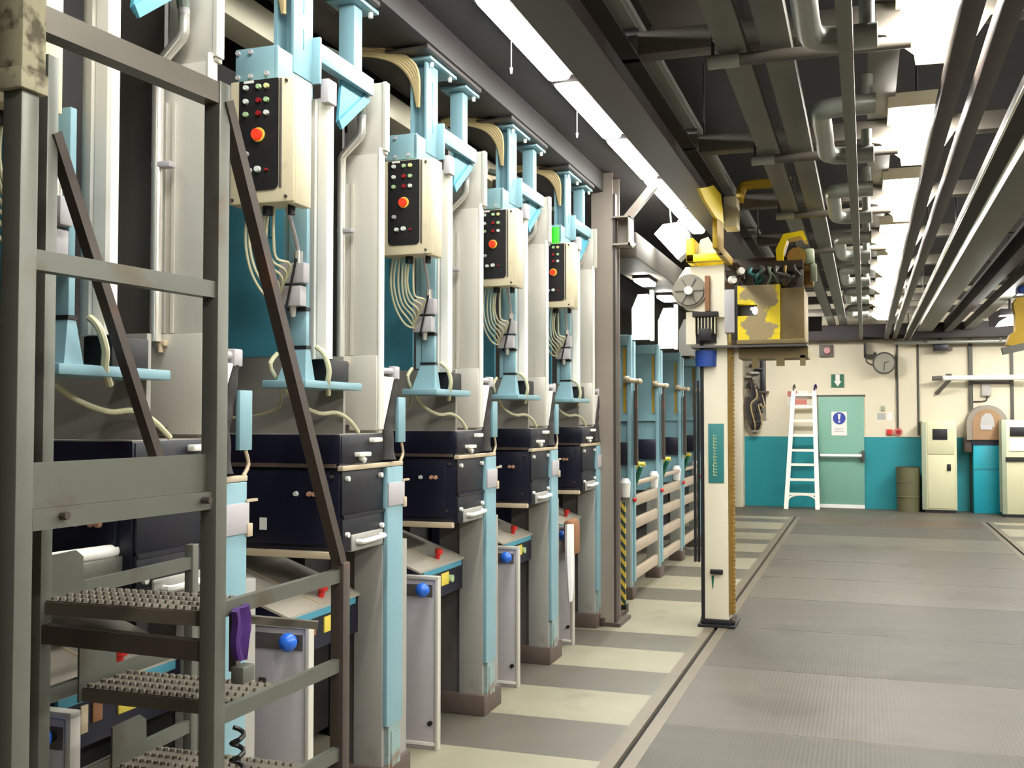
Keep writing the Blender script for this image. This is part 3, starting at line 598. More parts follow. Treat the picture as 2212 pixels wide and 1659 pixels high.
# hanging floodlight behind the crane
t = thing('floodlight', 'bright white floodlight hanging on wires beside the crane top', 'lamp', (-1.62, 9.3, 3.1))
fp = [(-1.78, 3.30), (-1.70, 3.385), (-1.52, 3.40), (-1.46, 3.27), (-1.46, 3.16), (-1.57, 3.06)]
part('reflector', MB().prism(fp, 'y', 9.225, 9.40), 'whiteduct', t)
part('glass', MB().prism([(x*0.98-0.032, (z-3.25)*0.96+3.25) for x, z in fp], 'y', 9.20, 9.224), 'flood', t)
part('wire', MB().cyl((-1.64, 9.3, 3.38), (-1.66, 9.3, 3.62), 0.008, n=6).cyl((-1.6, 9.3, 3.38), (-1.46, 9.3, 3.62), 0.008, n=6), 'lilac', t)

# right row: lamps between cross beams, each with a white baffle plate
for k in range(-2, 8):
    b = 4.8 + 1.9*k
    vis = k >= 0  # lamps before the first visible one are added as fill
    w_ = ['nearest', 'second', 'third', 'fourth', 'fifth', 'sixth', 'seventh', 'eighth'][max(k, 0)]
    nm = ('%s bright lamp of the right row, between the cross beams' % w_) if vis else 'unseen lamp added to extend the right row'
    t = thing('beam_light', nm, 'ceiling light', (0.31, b-0.35, 3.4), 'lamps between the cross beams')
    part('diffuser', MB().box(0.16, 0.46, b-0.42, b-0.07, 3.40, 3.415), 'lamp2', t)
    part('housing', MB().box(0.14, 0.48, b-0.44, b-0.05, 3.415, 3.50, 0.004), 'cream', t)
    part('baffle', MB().prism([(0.0, 3.36), (0.0, 3.34), (0.10, 3.32), (0.215, 3.22), (0.22, 3.175), (0.40, 3.17), (0.44, 3.24), (0.52, 3.36)] if k < 5 else [(0.0, 3.36), (0.1, 3.33), (0.2, 3.26), (0.40, 3.25), (0.52, 3.36)], 'y', b-0.02, b-0.012), 'baffle', t)
    part('hanger', MB().cyl((0.3, b-0.3, 3.5), (0.3, b-0.3, 4.0), 0.008, n=6), 'guide', t)
    tag(B(-1.0, 3.6, b-0.012, b+0.10, 3.36, 3.47, 0.004).build('cross_beam', 'crossgrey'), ('%s dusty cross beam under the ceiling over the aisle' % w_) if vis else 'dusty cross beam behind the viewer', 'beam', 'cross beams under the ceiling')

# ================================================================== overhead runs
tag(MB().box(-1.25, -1.05, 0.0, 12.5, 3.22, 3.235).box(-1.16, -1.14, 0.0, 12.5, 3.235, 3.44).box(-1.25, -1.05, 0.0, 12.5, 3.44, 3.455).build('crane_guide_beam', 'guide'), 'dark brown crane guide beam running over the left floor groove', 'beam')
tag(MB().box(-1.19, -1.01, 2.0, 18, 3.50, 3.58, 0.004).box(-1.205, -1.19, 2.0, 18, 3.49, 3.56).build('cable_tray', 'traygrey'), 'grey cable tray right of the crane guide beam, with pale crosspieces', 'cable tray')
for i, y in enumerate((5.06, 6.87, 10.5)):
    t = thing('tray_crosspiece', ('nearest pale crosspiece under the grey cable tray', 'middle pale crosspiece under the grey cable tray', 'farthest pale crosspiece under the grey cable tray')[i], 'bracket', (-1.05, y, 3.46), 'pale crosspieces under the cable tray')
    part('channel', MB().box(-1.275, -1.0, y, y+0.06, 3.44, 3.49, 0.003).box(-1.29, -1.24, y-0.03, y+0.09, 3.42, 3.50, 0.004), 'ubend', t)
    part('rod', MB().cyl((-1.24, y+0.03, 3.49), (-1.24, y+0.03, 4.0), 0.008, n=6), 'guide', t)
    part('rod', MB().cyl((-0.995, y+0.03, 3.47), (-0.995, y+0.03, 4.0), 0.008, n=6), 'guide', t)
    part('clamp_plate', MB().box(-1.2, -1.0, y-0.25, y-0.05, 3.465, 3.498), 'pedestal_dark', t)
for nm, lb, x0, x1 in (('flat_duct', 'left of two flat grey ducts side by side over the aisle', -0.615, -0.488), ('flat_duct', 'right of two flat grey ducts side by side over the aisle', -0.424, -0.294), ('flat_duct', 'flat grey duct beside the bright lamps of the right row', 0.028, 0.180)):
    zz = 3.30 if x0 < 0 else 3.48
    tag(B(x0, x1, 2.0, 19.4, zz, zz+0.055, 0.004).build(nm, 'ductgrey'), lb, 'duct', 'flat grey ducts over the aisle')
for i, y in enumerate((4.72, 6.62, 8.52, 10.42)):
    t = thing('cross_pipe', ('nearest', 'second', 'third', 'farthest')[i] + ' pale-ended pipe crossing under the two flat grey ducts', 'pipe', (-0.3, y, 3.2), 'pipes crossing under the flat ducts')
    part('pipe', MB().cyl((-0.62, y, 3.262), (0.2, y, 3.262), 0.028), 'crossgrey', t)
    part('end_sleeve', MB().cyl((-0.66, y, 3.262), (-0.52, y, 3.262), 0.032), 'ubend', t)
    part('rod', MB().cyl((-0.64, y, 3.28), (-0.64, y, 4.0), 0.008, n=6), 'guide', t)
for i in range(7):
    y0 = 3.30 + 1.95*i
    u = MB(); u.tube([(0.06, y0, 3.16), (-0.09, y0, 3.16), (-0.17, y0+0.03, 3.16), (-0.195, y0+0.12, 3.16), (-0.195, y0+0.48, 3.16), (-0.195, y0+0.86, 3.16), (-0.17, y0+0.96, 3.16), (-0.09, y0+1.0, 3.16), (0.06, y0+1.0, 3.16)], 0.05, 12, 4)
    w_ = ['nearest', 'second', 'third', 'fourth', 'fifth', 'sixth', 'seventh'][i]
    t = thing('pipe_bend', w_ + ' pale grey U-shaped pipe bend hanging over the aisle', 'pipe', (-0.1, y0, 3.0), 'U-shaped pipe bends over the aisle')
    part('bend', u, 'ubend', t)
    for yy in (y0, y0+1.0): part('riser', MB().cyl((0.02, yy, 3.16), (0.02, yy, 3.3), 0.03), 'ubend', t)
def long_rail(name, label, x0, x1, z0, z1, m, y0=1.6, y1=20.0, cat='rail', hang=(4.0, 9.0, 14.0, 19.0)):
    t = thing(name, label, cat, ((x0+x1)/2, y0, z0))
    r = MB(); r.box(x0, x1, y0, y1, z0, z1, 0.004); part('rail', r, m, t)
    hm = MB()
    for y in hang: hm.cyl(((x0+x1)/2, y, z1), ((x0+x1)/2, y, 4.0), 0.009, n=6)
    part('hanger', hm, 'guide', t); return t
tag(B(-0.99, -0.72, 1.6, 5.2, 3.6, 3.66, 0.004).build('flat_duct', 'crossgrey'), 'short wide brownish duct high under the ceiling, top of the aisle', 'duct', 'flat grey ducts over the aisle')
long_rail('conduit_rail', 'slim grey rail running to the far wall between the U-shaped pipe bends and flat duct', -0.085, -0.03, 3.05, 3.10, 'traygrey', hang=(4.75, 8.65, 12.5, 16.4))
long_rail('slotted_rail', 'steel rail left of the pair beside the right lamps', 0.325, 0.40, 3.05, 3.13, 'guide')
long_rail('slotted_rail', 'steel rail right of the pair beside the right lamps', 0.457, 0.53, 3.05, 3.13, 'guide')
t = long_rail('track_rail', 'dark track rail with two shiny edges, right part of the ceiling', 0.655, 0.755, 3.052, 3.12, 'dark')
part('shiny_edge', MB().cyl((0.652, 1.6, 3.05), (0.652, 20, 3.05), 0.008, n=8), 'chrome', t)
part('shiny_edge', MB().cyl((0.758, 1.6, 3.05), (0.758, 20, 3.05), 0.009, n=8), 'chrome', t)
tag(B(0.86, 1.12, 1.6, 19.5, 3.16, 3.32, 0.006).build('flat_duct', 'ductgrey'), 'wide dull grey duct right of the shiny track rail', 'duct', 'flat grey ducts over the aisle')
tag(B(1.3, 1.42, 1.6, 19.5, 3.14, 3.34, 0.004).build('crane_guide_beam', 'beam'), 'dark guide beam over the right floor groove', 'beam')
tag(B(1.62, 1.78, 1.6, 19.5, 3.18, 3.3, 0.004).build('cable_tray', 'ductgrey'), 'grey cable tray beyond the dark right guide beam', 'cable tray')
tag(B(-1.9, 3.4, 19.55, 19.8, 3.05, 3.32, 0.004).build('lintel_beam', 'beam'), 'dark beam along the top of the far wall', 'beam')
t = thing('wall_pipe', 'pale horizontal pipe under the dark beam on the far wall', 'pipe', (1.4, 19.9, 2.95))
part('pipe', MB().cyl((0.5, 19.75, 2.99), (2.45, 19.75, 2.985), 0.035), 'ubend', t)
part('bracket', MB().box(1.0, 1.04, 19.7, 20.1, 2.98, 3.04).box(2.2, 2.24, 19.7, 20.1, 2.98, 3.04), 'guide', t)

# ================================================================== mast crane
K = thing('mast_crane', 'tall cream mast crane with yellow head standing on the floor groove', 'crane', (-1.13, 8.5, 0))
part('mast', MB().box(-1.225, -1.035, 8.38, 8.62, 0.05, 2.55, 0.004), 'cranecream', K)
part('mast_rail', MB().box(-1.252, -1.226, 8.375, 8.5, 0.05, 2.3), 'black', K)
ch = MB(); ch.box(-1.033, -1.0, 8.375, 8.5, 0.1, 2.25)
for i in range(64): ch.box(-1.004, -0.985, 8.372, 8.40, 0.12+i*0.033, 0.12+i*0.033+0.018)
part('drive_chain', ch, 'chain', K)
part('guide_bar', MB().box(-1.312, -1.295, 8.40, 8.44, 0.5, 1.95).box(-1.285, -1.268, 8.40, 8.44, 0.5, 1.95), 'black', K)
bp = part('foot', MB().box(-1.275, -0.985, 8.32, 8.72, 0.0, 0.022, 0.003).box(-1.25, -1.01, 8.35, 8.66, 0.022, 0.06, 0.004), 'black', K)
part('foot_wheel', MB().cyl((-1.26, 8.4, 0.04), (-1.24, 8.4, 0.04), 0.03).cyl((-1.01, 8.4, 0.05), (-0.99, 8.4, 0.05), 0.03), 'rust', bp)
npl = part('name_plate', MB().box(-1.19, -1.068, 8.372, 8.381, 1.135, 1.605, 0.002), 'craneteal', K)
rl = random.Random(3)
for i in range(14):
    z = 1.505 - i*0.024; hw = 0.011 + rl.random()*0.006
    part('plate_letter', MB().box(-1.137-hw, -1.137+hw, 8.369, 8.373, z, z+0.006).box(-1.137-hw, -1.137-hw+0.006, 8.369, 8.373, z+0.006, z+0.016), 'letter', npl)
part('mast_handle', MB().box(-1.18, -1.08, 8.35, 8.381, 0.415, 0.452, 0.006), 'black', K)
part('oil_streak', MB().prism([(-1.172, 0.40), (-1.150, 0.40), (-1.160, 0.30), (-1.166, 0.30)], 'y', 8.376, 8.381), 'signgreen', K)
part('gear_case', MB().prism([(-1.45, 2.62), (-1.44, 2.74), (-1.36, 2.86), (-1.05, 2.87), (-1.05, 2.45), (-1.15, 2.45), (-1.25, 2.5), (-1.36, 2.52)], 'y', 8.34, 8.46), 'cranecream', K)
wh = part('hand_wheel', MB().cyl((-1.325, 8.34, 2.665), (-1.325, 8.315, 2.665), 0.135, n=28).cyl((-1.325, 8.315, 2.665), (-1.325, 8.30, 2.665), 0.115, n=28), 'archgrey', K)
part('wheel_hub', MB().cyl((-1.325, 8.3, 2.665), (-1.325, 8.26, 2.665), 0.034), 'paper', wh)
sk = MB()
for i in range(6):
    a = i*math.pi/3; sk.bar((-1.325, 8.297, 2.665), (-1.325+0.11*math.cos(a), 8.297, 2.665+0.11*math.sin(a)), 0.012, 0.008)
part('wheel_spoke', sk, 'pedestal_dark', wh)
part('brown_link', MB().box(-1.20, -1.165, 8.30, 8.34, 2.50, 2.78), 'leather', K)
part('gear_bracket', MB().box(-1.36, -1.28, 8.36, 8.46, 2.24, 2.50), 'cranecream', K)
mo = part('motor', MB().box(-1.30, -1.10, 8.3, 8.5, 2.455, 2.495, 0.004).cyl((-1.20, 8.4, 2.25), (-1.20, 8.4, 2.45), 0.085), 'dark', K)
fn = MB()
for i in range(7): fn.box(-1.285+i*0.026, -1.278+i*0.026, 8.31, 8.36, 2.32, 2.45)
part('motor_fins', fn, 'cream', mo)
part('motor_box', MB().box(-1.25, -1.15, 8.28, 8.34, 2.26, 2.36, 0.006), 'black', mo)
part('shelf', MB().box(-1.31, -0.42, 8.28, 8.6, 2.205, 2.222), 'pedestal_dark', K)
part('blue_motor', MB().cyl((-1.205, 8.40, 2.06), (-1.205, 8.40, 2.19), 0.085, 0.09, 20), 'bluemotor', K)
part('switch_box', MB().box(-1.045, -0.968, 8.28, 8.4, 2.32, 2.66, 0.004), 'lilac', K)
part('switch_cover', MB().box(-0.968, -0.945, 8.3, 8.5, 2.28, 2.7), 'black', K)
cab = part('yellow_cab', MB().prism([(-0.945, 2.26), (-0.62, 2.26), (-0.62, 2.69), (-0.945, 2.69), (-0.945, 2.545), (-0.795, 2.545), (-0.795, 2.45), (-0.945, 2.45)], 'y', 8.30, 8.9), 'peel', K)
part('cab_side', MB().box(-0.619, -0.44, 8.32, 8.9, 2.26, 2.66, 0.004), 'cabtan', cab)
part('cab_lip', MB().box(-0.95, -0.43, 8.27, 8.34, 2.225, 2.26, 0.003), 'cabtan', cab)
part('cab_slot', MB().box(-0.944, -0.796, 8.40, 8.5, 2.451, 2.544), 'black', cab)
part('cab_lamp', MB().sphere((-0.81, 8.31, 2.49), 0.022, 1.4).sphere((-0.835, 8.31, 2.505), 0.012), 'glow', cab)
part('yellow_frame', MB().box(-1.34, -1.06, 8.26, 8.34, 2.89, 2.95, 0.004).box(-1.34, -1.06, 8.5, 8.58, 2.89, 2.95, 0.004).box(-1.34, -1.28, 8.26, 8.58, 2.89, 3.08, 0.004), 'craneyellow', K)
part('head_plate', MB().prism([(-1.28, 2.95), (-1.24, 3.08), (-1.18, 3.1), (-1.10, 2.96)], 'y', 8.36, 8.4), 'cream', K)
part('yellow_hood', MB().prism([(6.59, 3.105), (7.0, 3.20), (7.23, 3.262), (7.62, 3.277), (7.72, 3.18), (7.77, 3.09), (7.34, 3.056), (6.79, 3.076)], 'x', -1.0, -0.98), 'craneyellow', K)
part('hood_post', MB().box(-1.02, -0.985, 7.45, 7.80, 2.86, 3.10, 0.004).box(-1.03, -0.99, 7.7, 8.4, 2.86, 2.92), 'oldyellow', K)
part('white_box', MB().box(-1.06, -0.955, 8.38, 8.6, 3.17, 3.42, 0.006), 'cream', K)
part('yellow_crossarm', MB().tube([(-0.955, 8.6, 3.40), (-0.94, 8.6, 3.51), (-0.90, 8.6, 3.545), (-0.7, 8.6, 3.55), (-0.55, 8.6, 3.55)], 0.04, 8, 3), 'oldyellow', K)
part('head_beam', MB().box(-1.06, -0.45, 8.35, 8.7, 2.82, 2.88).box(-1.0, -0.45, 8.5, 8.9, 2.88, 2.93).box(-1.1, -0.5, 8.6, 8.8, 2.7, 2.78), 'rust', K)
arch = [(-0.65, 2.86), (-0.66, 2.98), (-0.60, 3.10), (-0.45, 3.12), (-0.42, 3.04), (-0.44, 3.04), (-0.47, 3.08), (-0.57, 3.06), (-0.60, 2.96), (-0.60, 2.86)]
part('yellow_arch', MB().prism(arch, 'y', 8.42, 8.62), 'craneyellow', K)
part('winch', MB().cyl((-0.50, 8.45, 2.92), (-0.50, 8.8, 2.92), 0.075).cyl((-0.6, 8.5, 2.84), (-0.4, 8.5, 2.84), 0.04).box(-0.46, -0.38, 8.5, 8.7, 2.7, 2.98, 0.01), 'chain', K)
part('green_block', MB().box(-0.44, -0.37, 8.45, 8.55, 2.86, 2.98, 0.01).box(-0.40, -0.35, 8.45, 8.5, 2.72, 2.86, 0.01), 'cabinetside', K)
part('pneumatics', MB().box(-0.9, -0.55, 8.4, 8.6, 2.70, 2.80, 0.01).cyl((-0.7, 8.38, 2.74), (-0.5, 8.38, 2.74), 0.03).cyl((-0.62, 8.38, 2.8), (-0.5, 8.38, 2.83), 0.025).box(-0.6, -0.45, 8.4, 8.6, 2.6, 2.82, 0.01), 'pedestal_dark', K)
rh = random.Random(5)
for i in range(14):
    x = -0.97 + 0.036*i; hz = MB()
    hz.tube([(x, 8.38, 2.86), (x+rh.uniform(-.05,.06), 8.33, 2.80+rh.uniform(-.02,.02)), (x+rh.uniform(-.07,.07), 8.34+rh.uniform(-.02,.03), 2.75), (x+rh.uniform(-.04,.05), 8.38, 2.69)], rh.uniform(0.008, 0.015), 6, 4)
    part('hose', hz, rh.choice(['dark', 'rust', 'chain', 'pedestal_dark', 'tealpipe', 'brace']), K)
part('valve', MB().cyl((-1.0, 8.33, 2.74), (-0.97, 8.3, 2.74), 0.03).cyl((-0.93, 8.33, 2.80), (-0.91, 8.3, 2.81), 0.028), 'paper', K)
part('carriage_beam', MB().box(-0.95, -0.42, 8.4, 8.75, 2.12, 2.20).box(-0.85, -0.80, 8.4, 8.45, 2.04, 2.12).box(-0.66, -0.6, 8.4, 8.45, 2.06, 2.12).box(-0.48, -0.44, 8.4, 8.45, 2.06, 2.14), 'cabtan', K)
part('pale_lever', MB().bar((-0.44, 8.42, 2.19), (-0.36, 8.42, 2.09), 0.02, 0.02), 'cream', K)

# second yellow trolley at the right edge
K2 = thing('yellow_trolley', 'yellow crane trolley at the right edge under the ceiling', 'crane', (1.75, 13.4, 2.4))
part('yellow_plate', MB().prism([(1.56, 2.50), (1.60, 2.62), (1.66, 2.66), (1.66, 2.85), (1.64, 2.98), (1.68, 3.05), (1.95, 3.05), (1.95, 2.45)], 'y', 13.3, 13.5), 'oldyellow', K2)
part('trolley_arm', MB().bar((1.45, 13.2, 3.5), (1.9, 13.2, 3.65), 0.06, 0.08).bar((1.35, 13.2, 3.2), (1.52, 13.2, 3.42), 0.03, 0.03), 'craneyellow', K2)
part('trolley_motor', MB().box(1.70, 1.95, 13.3, 13.6, 3.10, 3.3, 0.02), 'bluemotor', K2)
part('trolley_beam', MB().bar((1.5, 13.2, 2.42), (2.1, 13.2, 2.55), 0.1, 0.08), 'ductgrey', K2)
part('trolley_head', MB().box(1.5, 1.85, 13.3, 13.6, 3.3, 3.55, 0.02).cyl((1.6, 13.2, 3.38), (1.6, 13.2, 3.5), 0.05), 'dark', K2)
t = thing('distant_light', 'small bright lamp by the yellow trolley at the right edge', 'lamp', (1.6, 14.5, 2.85))
part('diffuser', MB().prism([(1.62, 2.84), (1.66, 2.90), (1.82, 2.98), (1.86, 2.86)], 'y', 14.6, 14.9), 'lamp', t)
part('housing', MB().box(1.65, 1.9, 14.62, 14.88, 2.97, 3.05), 'dark', t)
part('hanger', MB().cyl((1.78, 14.75, 3.05), (1.78, 14.75, 4.0), 0.01, n=6), 'guide', t)

# ================================================================== far wall furniture
def wall_box(name, label, cat, x0, x1, z0, z1, m, d=0.03, bev=0.004):
    return tag(B(x0, x1, WY-d, WY-0.001, z0, z1, bev).build(name, m), label, cat)
# ladder
t = thing('ladder', 'pale aluminium ladder leaning on the wall beside the green door', 'ladder', (-1.11, 19.75, 0))
bl, br, tl, tr = (-1.385, 19.55, 0.0), (-0.835, 19.55, 0.0), (-1.265, 20.02, 2.15), (-0.895, 20.02, 2.15)
lerp = lambda a, b, u: tuple(a[i]+(b[i]-a[i])*u for i in range(3))
part('stile', MB().bar(bl, tl, 0.075, 0.06, (0,1,0)), 'ladder', t); part('stile', MB().bar(br, tr, 0.075, 0.06, (0,1,0)), 'ladder', t)
for z in (0.27, 0.53, 0.80, 1.06, 1.33, 1.60, 1.86, 2.08):
    u = z/2.15
    part('rung', MB().bar(lerp(bl, tl, u), lerp(br, tr, u), 0.05, 0.045, (0,0,1)), 'ladder', t)
part('foot_brace', MB().tube([lerp(bl, tl, 0.05), lerp(lerp(bl, tl, .1), lerp(br, tr, .1), 0.12), lerp(lerp(bl, tl, .122), lerp(br, tr, .122), 0.5), lerp(lerp(bl, tl, .1), lerp(br, tr, .1), 0.88), lerp(br, tr, 0.05)], 0.018, 6, 4), 'ladder', t)
part('hook', MB().tube([tl, (-1.27, 20.03, 2.22), (-1.25, 20.06, 2.27), (-1.24, 20.08, 2.2)], 0.012, 6, 3), 'clockrim', t)
part('hook', MB().tube([tr, (-0.89, 20.03, 2.22), (-0.87, 20.06, 2.27), (-0.86, 20.08, 2.2)], 0.014, 6, 3), 'purple', t)
# exit sign with a down arrow
t = thing('exit_sign', 'small green exit sign with a white arrow over the door', 'sign', (-0.48, WY-0.02, 2.22))
part('board', MB().box(-0.595, -0.37, WY-0.02, WY-0.002, 2.215, 2.455), 'signgreen', t)
part('arrow', MB().prism([(-0.52, 2.45), (-0.445, 2.45), (-0.445, 2.33), (-0.415, 2.33), (-0.48, 2.23), (-0.55, 2.33), (-0.52, 2.33)], 'y', WY-0.024, WY-0.02), 'paper', t)
t = thing('door_notice', 'white notice with a blue exclamation disc on the green door', 'sign', (-0.46, WY-0.055, 1.33))
part('sheet', MB().box(-0.597, -0.327, WY-0.062, WY-0.0505, 1.33, 1.765), 'paper', t)
part('blue_disc', MB().cyl((-0.46, WY-0.061, 1.645), (-0.46, WY-0.067, 1.645), 0.112, n=28), 'signblue', t)
part('exclamation_mark', MB().prism([(-0.485, 1.725), (-0.435, 1.725), (-0.447, 1.62), (-0.473, 1.62)], 'y', WY-0.071, WY-0.066).cyl((-0.46, WY-0.066, 1.585), (-0.46, WY-0.071, 1.585), 0.018, n=12), 'paper', t)
part('text_lines', MB().box(-0.55, -0.37, WY-0.0635, WY-0.061, 1.46, 1.472).box(-0.55, -0.40, WY-0.0635, WY-0.061, 1.43, 1.442).box(-0.55, -0.38, WY-0.0635, WY-0.061, 1.40, 1.412), 'greyprint', t)
t = thing('red_notice', 'faded red and white notice behind the ladder top', 'sign', (-1.25, WY-0.01, 1.9))
part('sheet', MB().box(-1.39, -1.0, WY-0.01, WY-0.001, 1.87, 2.16), 'paper', t)
part('red_print', MB().box(-1.38, -1.2, WY-0.013, WY-0.01, 2.05, 2.15).box(-1.26, -1.03, WY-0.013, WY-0.01, 1.9, 2.0), 'fadedred', t)
# clock
t = thing('wall_clock', 'large round grey clock high on the far wall', 'clock', (0.325, WY-0.3, 2.44))
part('rim', MB().cyl((0.325, WY-0.2, 2.635), (0.325, WY-0.30, 2.635), 0.20, n=32), 'clockrim', t)
part('face', MB().cyl((0.325, WY-0.301, 2.635), (0.325, WY-0.306, 2.635), 0.17, n=32), 'clockface', t)
part('hands', MB().bar((0.325, WY-0.309, 2.635), (0.325, WY-0.309, 2.50), 0.012, 0.006, (0,1,0)).bar((0.325, WY-0.309, 2.635), (0.40, WY-0.309, 2.66), 0.014, 0.006, (0,1,0)), 'black', t)
part('bracket_arm', MB().box(0.0, 0.20, WY-0.27, WY-0.23, 2.76, 2.80).box(0.14, 0.2, WY-0.29, WY-0.22, 2.73, 2.83).box(-0.02, 0.02, WY-0.27, WY-0.001, 2.75, 3.0).tube([(0.02, WY-0.25, 2.76), (0.03, WY-0.25, 2.66), (0.13, WY-0.25, 2.6)], 0.012, 6, 3), 'beam', t)
# boxes, pipes on the wall
t = thing('fire_alarm', 'dark red round alarm on a box high above the door', 'alarm', (-0.68, WY-0.1, 2.78))
part('box', MB().box(-0.80, -0.56, WY-0.10, WY-0.001, 2.78, 3.0, 0.01), 'ductgrey', t)
part('bell', MB().cyl((-0.66, WY-0.10, 2.89), (-0.66, WY-0.17, 2.89), 0.075, 0.06, 20), 'darkred', t)
t = thing('red_socket', 'bright red socket on the wall above the teal paint', 'socket', (0.41, WY-0.06, 1.34), 'red sockets on the wall')
part('plate', MB().box(0.345, 0.465, WY-0.03, WY-0.001, 1.34, 1.45, 0.006), 'fadedred', t); part('cap', MB().cyl((0.405, WY-0.03, 1.395), (0.405, WY-0.07, 1.395), 0.045, n=16), 'redflat', t)
t = thing('red_socket', 'dull red socket under the thin pipe on the wall', 'socket', (0.55, WY-0.06, 1.34), 'red sockets on the wall')
part('plate', MB().cyl((0.555, WY-0.001, 1.40), (0.555, WY-0.04, 1.40), 0.075, n=16), 'fadedred', t); part('cap', MB().cyl((0.555, WY-0.04, 1.40), (0.555, WY-0.07, 1.40), 0.04, n=16), 'darkred', t)
wall_box('wall_notice', 'pale paper notice right of the green door', 'notice', 0.2, 0.34, 1.62, 1.74, 'greyprint', 0.004, 0)
wall_box('wall_notice', 'pale paper notice beside the red sockets pipe', 'notice', 0.37, 0.46, 1.60, 1.76, 'paper', 0.004, 0)
wall_box('light_switch', 'small grey switch above the pale notices', 'switch', 0.265, 0.33, 1.78, 1.87, 'cabinetside', 0.03)
tag(MB().cyl((0.548, WY-0.03, 1.46), (0.548, WY-0.03, 3.05), 0.018, n=10).build('thin_pipe', 'clockrim'), 'thin dark pipe dropping to the red sockets', 'pipe')
tag(MB().cyl((0.90, WY-0.03, 1.34), (0.90, WY-0.03, 3.05), 0.018, n=10).build('thin_pipe', 'clockrim'), 'thin dark pipe left of the first beige cabinet', 'pipe')
tag(B(0.56, 0.88, WY-0.02, WY-0.001, 1.31, 3.0).build('wall_panel', 'wallcream'), 'slightly raised cream panel between the thin pipes', 'panel')
tag(B(1.735, 1.80, WY-0.08, WY-0.001, 0.0, 3.05).build('dark_pillar', 'clockrim'), 'dark vertical strip left of the teal machine', 'pillar')
tag(B(2.405, 2.455, WY-0.06, WY-0.001, 1.3, 3.0).build('dark_pillar', 'clockrim'), 'dark vertical strip above the second beige cabinet', 'pillar')
tag(B(1.80, 2.40, WY-0.015, WY-0.001, 2.25, 2.32).build('wall_rail', 'guide'), 'dull brown rail behind the tube lamp', 'rail')
t = thing('meter_box', 'small grey meter box with a thin cable above the brown arch', 'meter', (2.02, WY-0.08, 2.03))
part('case', MB().box(1.935, 2.09, WY-0.09, WY-0.001, 2.04, 2.25, 0.01), 'greyprint', t)
part('cable', MB().tube([(2.03, WY-0.04, 2.05), (2.02, WY-0.03, 1.97), (1.96, WY-0.02, 1.945), (1.78, WY-0.02, 1.94)], 0.012, 6, 3), 'guide', t)
t = thing('tube_lamp', 'long white tube on a bracket across the far wall', 'lamp', (1.95, WY-0.3, 2.3))
part('tube', MB().cyl((1.30, WY-0.28, 2.355), (3.0, WY-0.28, 2.355), 0.045), 'whiteduct', t)
part('bracket', MB().bar((1.42, WY-0.28, 2.34), (1.2, WY-0.05, 2.08), 0.05, 0.05).box(1.36, 1.44, WY-0.3, WY-0.001, 2.38, 2.43).cyl((1.12, WY-0.28, 2.35), (1.28, WY-0.28, 2.355), 0.04), 'wallgrey', t)
t = thing('wall_camera', 'dark camera unit hanging near the ceiling on the far wall', 'camera', (1.3, WY-0.2, 2.85))
part('body', MB().box(1.15, 1.40, WY-0.3, WY-0.1, 2.84, 2.98, 0.01), 'purple' if False else 'navyside', t)
part('lens', MB().cyl((1.42, WY-0.32, 2.86), (1.42, WY-0.2, 2.86), 0.04), 'rust', t)
part('mount', MB().cyl((1.27, WY-0.15, 2.97), (1.27, WY-0.15, 3.06), 0.02).box(1.22, 1.32, WY-0.2, WY-0.001, 2.93, 2.97), 'dark', t)
# drum
t = thing('drum', 'dark olive open drum standing on the floor against the teal wall', 'drum', (0.70, 19.75, 0))
dm = MB(); dm.cyl((0.70, 19.78, 0.0), (0.70, 19.78, 0.78), 0.19, 0.205, 24)
for z in (0.26, 0.52): dm.tube([(0.70+0.198*math.cos(a*math.pi/12), 19.78+0.198*math.sin(a*math.pi/12), z) for a in range(25)], 0.008, 6)
part('shell', dm, 'olive', t)
part('mouth', MB().cyl((0.70, 19.78, 0.775), (0.70, 19.78, 0.785), 0.19, n=24), 'dark', t)
# beige cabinets
def cabinet(name, label, x0, x1, h, y0, y1):
    t = thing(name, label, 'cabinet', ((x0+x1)/2, y0, 0), 'beige electric cabinets')
    part('body', MB().box(x0, x1, y0, y1, 0.05, h, 0.01), 'cabinet', t)
    part('side_panel', MB().box(x0-0.012, x0+0.06, y0-0.004, y0+0.1, 0.05, h-0.02, 0.004), 'cabinetside', t)
    part('plinth', MB().box(x0+0.03, x1-0.02, y0+0.01, y1, 0.0, 0.05), 'black', t)
    return t
t = cabinet('electric_cabinet', 'tall beige cabinet with a dark screen, beside the olive drum', 0.935, 1.49, 1.60, 19.6, 20.08)
part('upper_door', MB().box(1.02, 1.45, 19.588, 19.602, 1.02, 1.57, 0.003), 'cabinet', t)
part('lower_door', MB().box(1.02, 1.45, 19.588, 19.602, 0.08, 1.0, 0.003), 'cabinet', t)
part('screen', MB().box(1.10, 1.34, 19.58, 19.59, 1.27, 1.46, 0.004), 'black', t)
part('handle', MB().box(1.33, 1.39, 19.565, 19.59, 0.74, 0.85, 0.006), 'black', t)
t = cabinet('electric_cabinet', 'beige cabinet cut by the right edge with a white note', 2.155, 2.9, 1.62, 19.1, 19.6)
part('screen', MB().box(2.27, 2.7, 19.08, 19.11, 1.35, 1.50, 0.004), 'black', t)
part('note', MB().box(2.26, 2.65, 19.09, 19.098, 1.10, 1.32), 'paper', t)
part('slot_shelf', MB().box(2.2, 2.85, 19.07, 19.1, 0.98, 1.0).box(2.2, 2.85, 19.08, 19.1, 0.93, 0.965), 'black', t)
part('handle', MB().cyl((2.53, 19.1, 0.78), (2.53, 19.06, 0.78), 0.03), 'cabinetside', t)
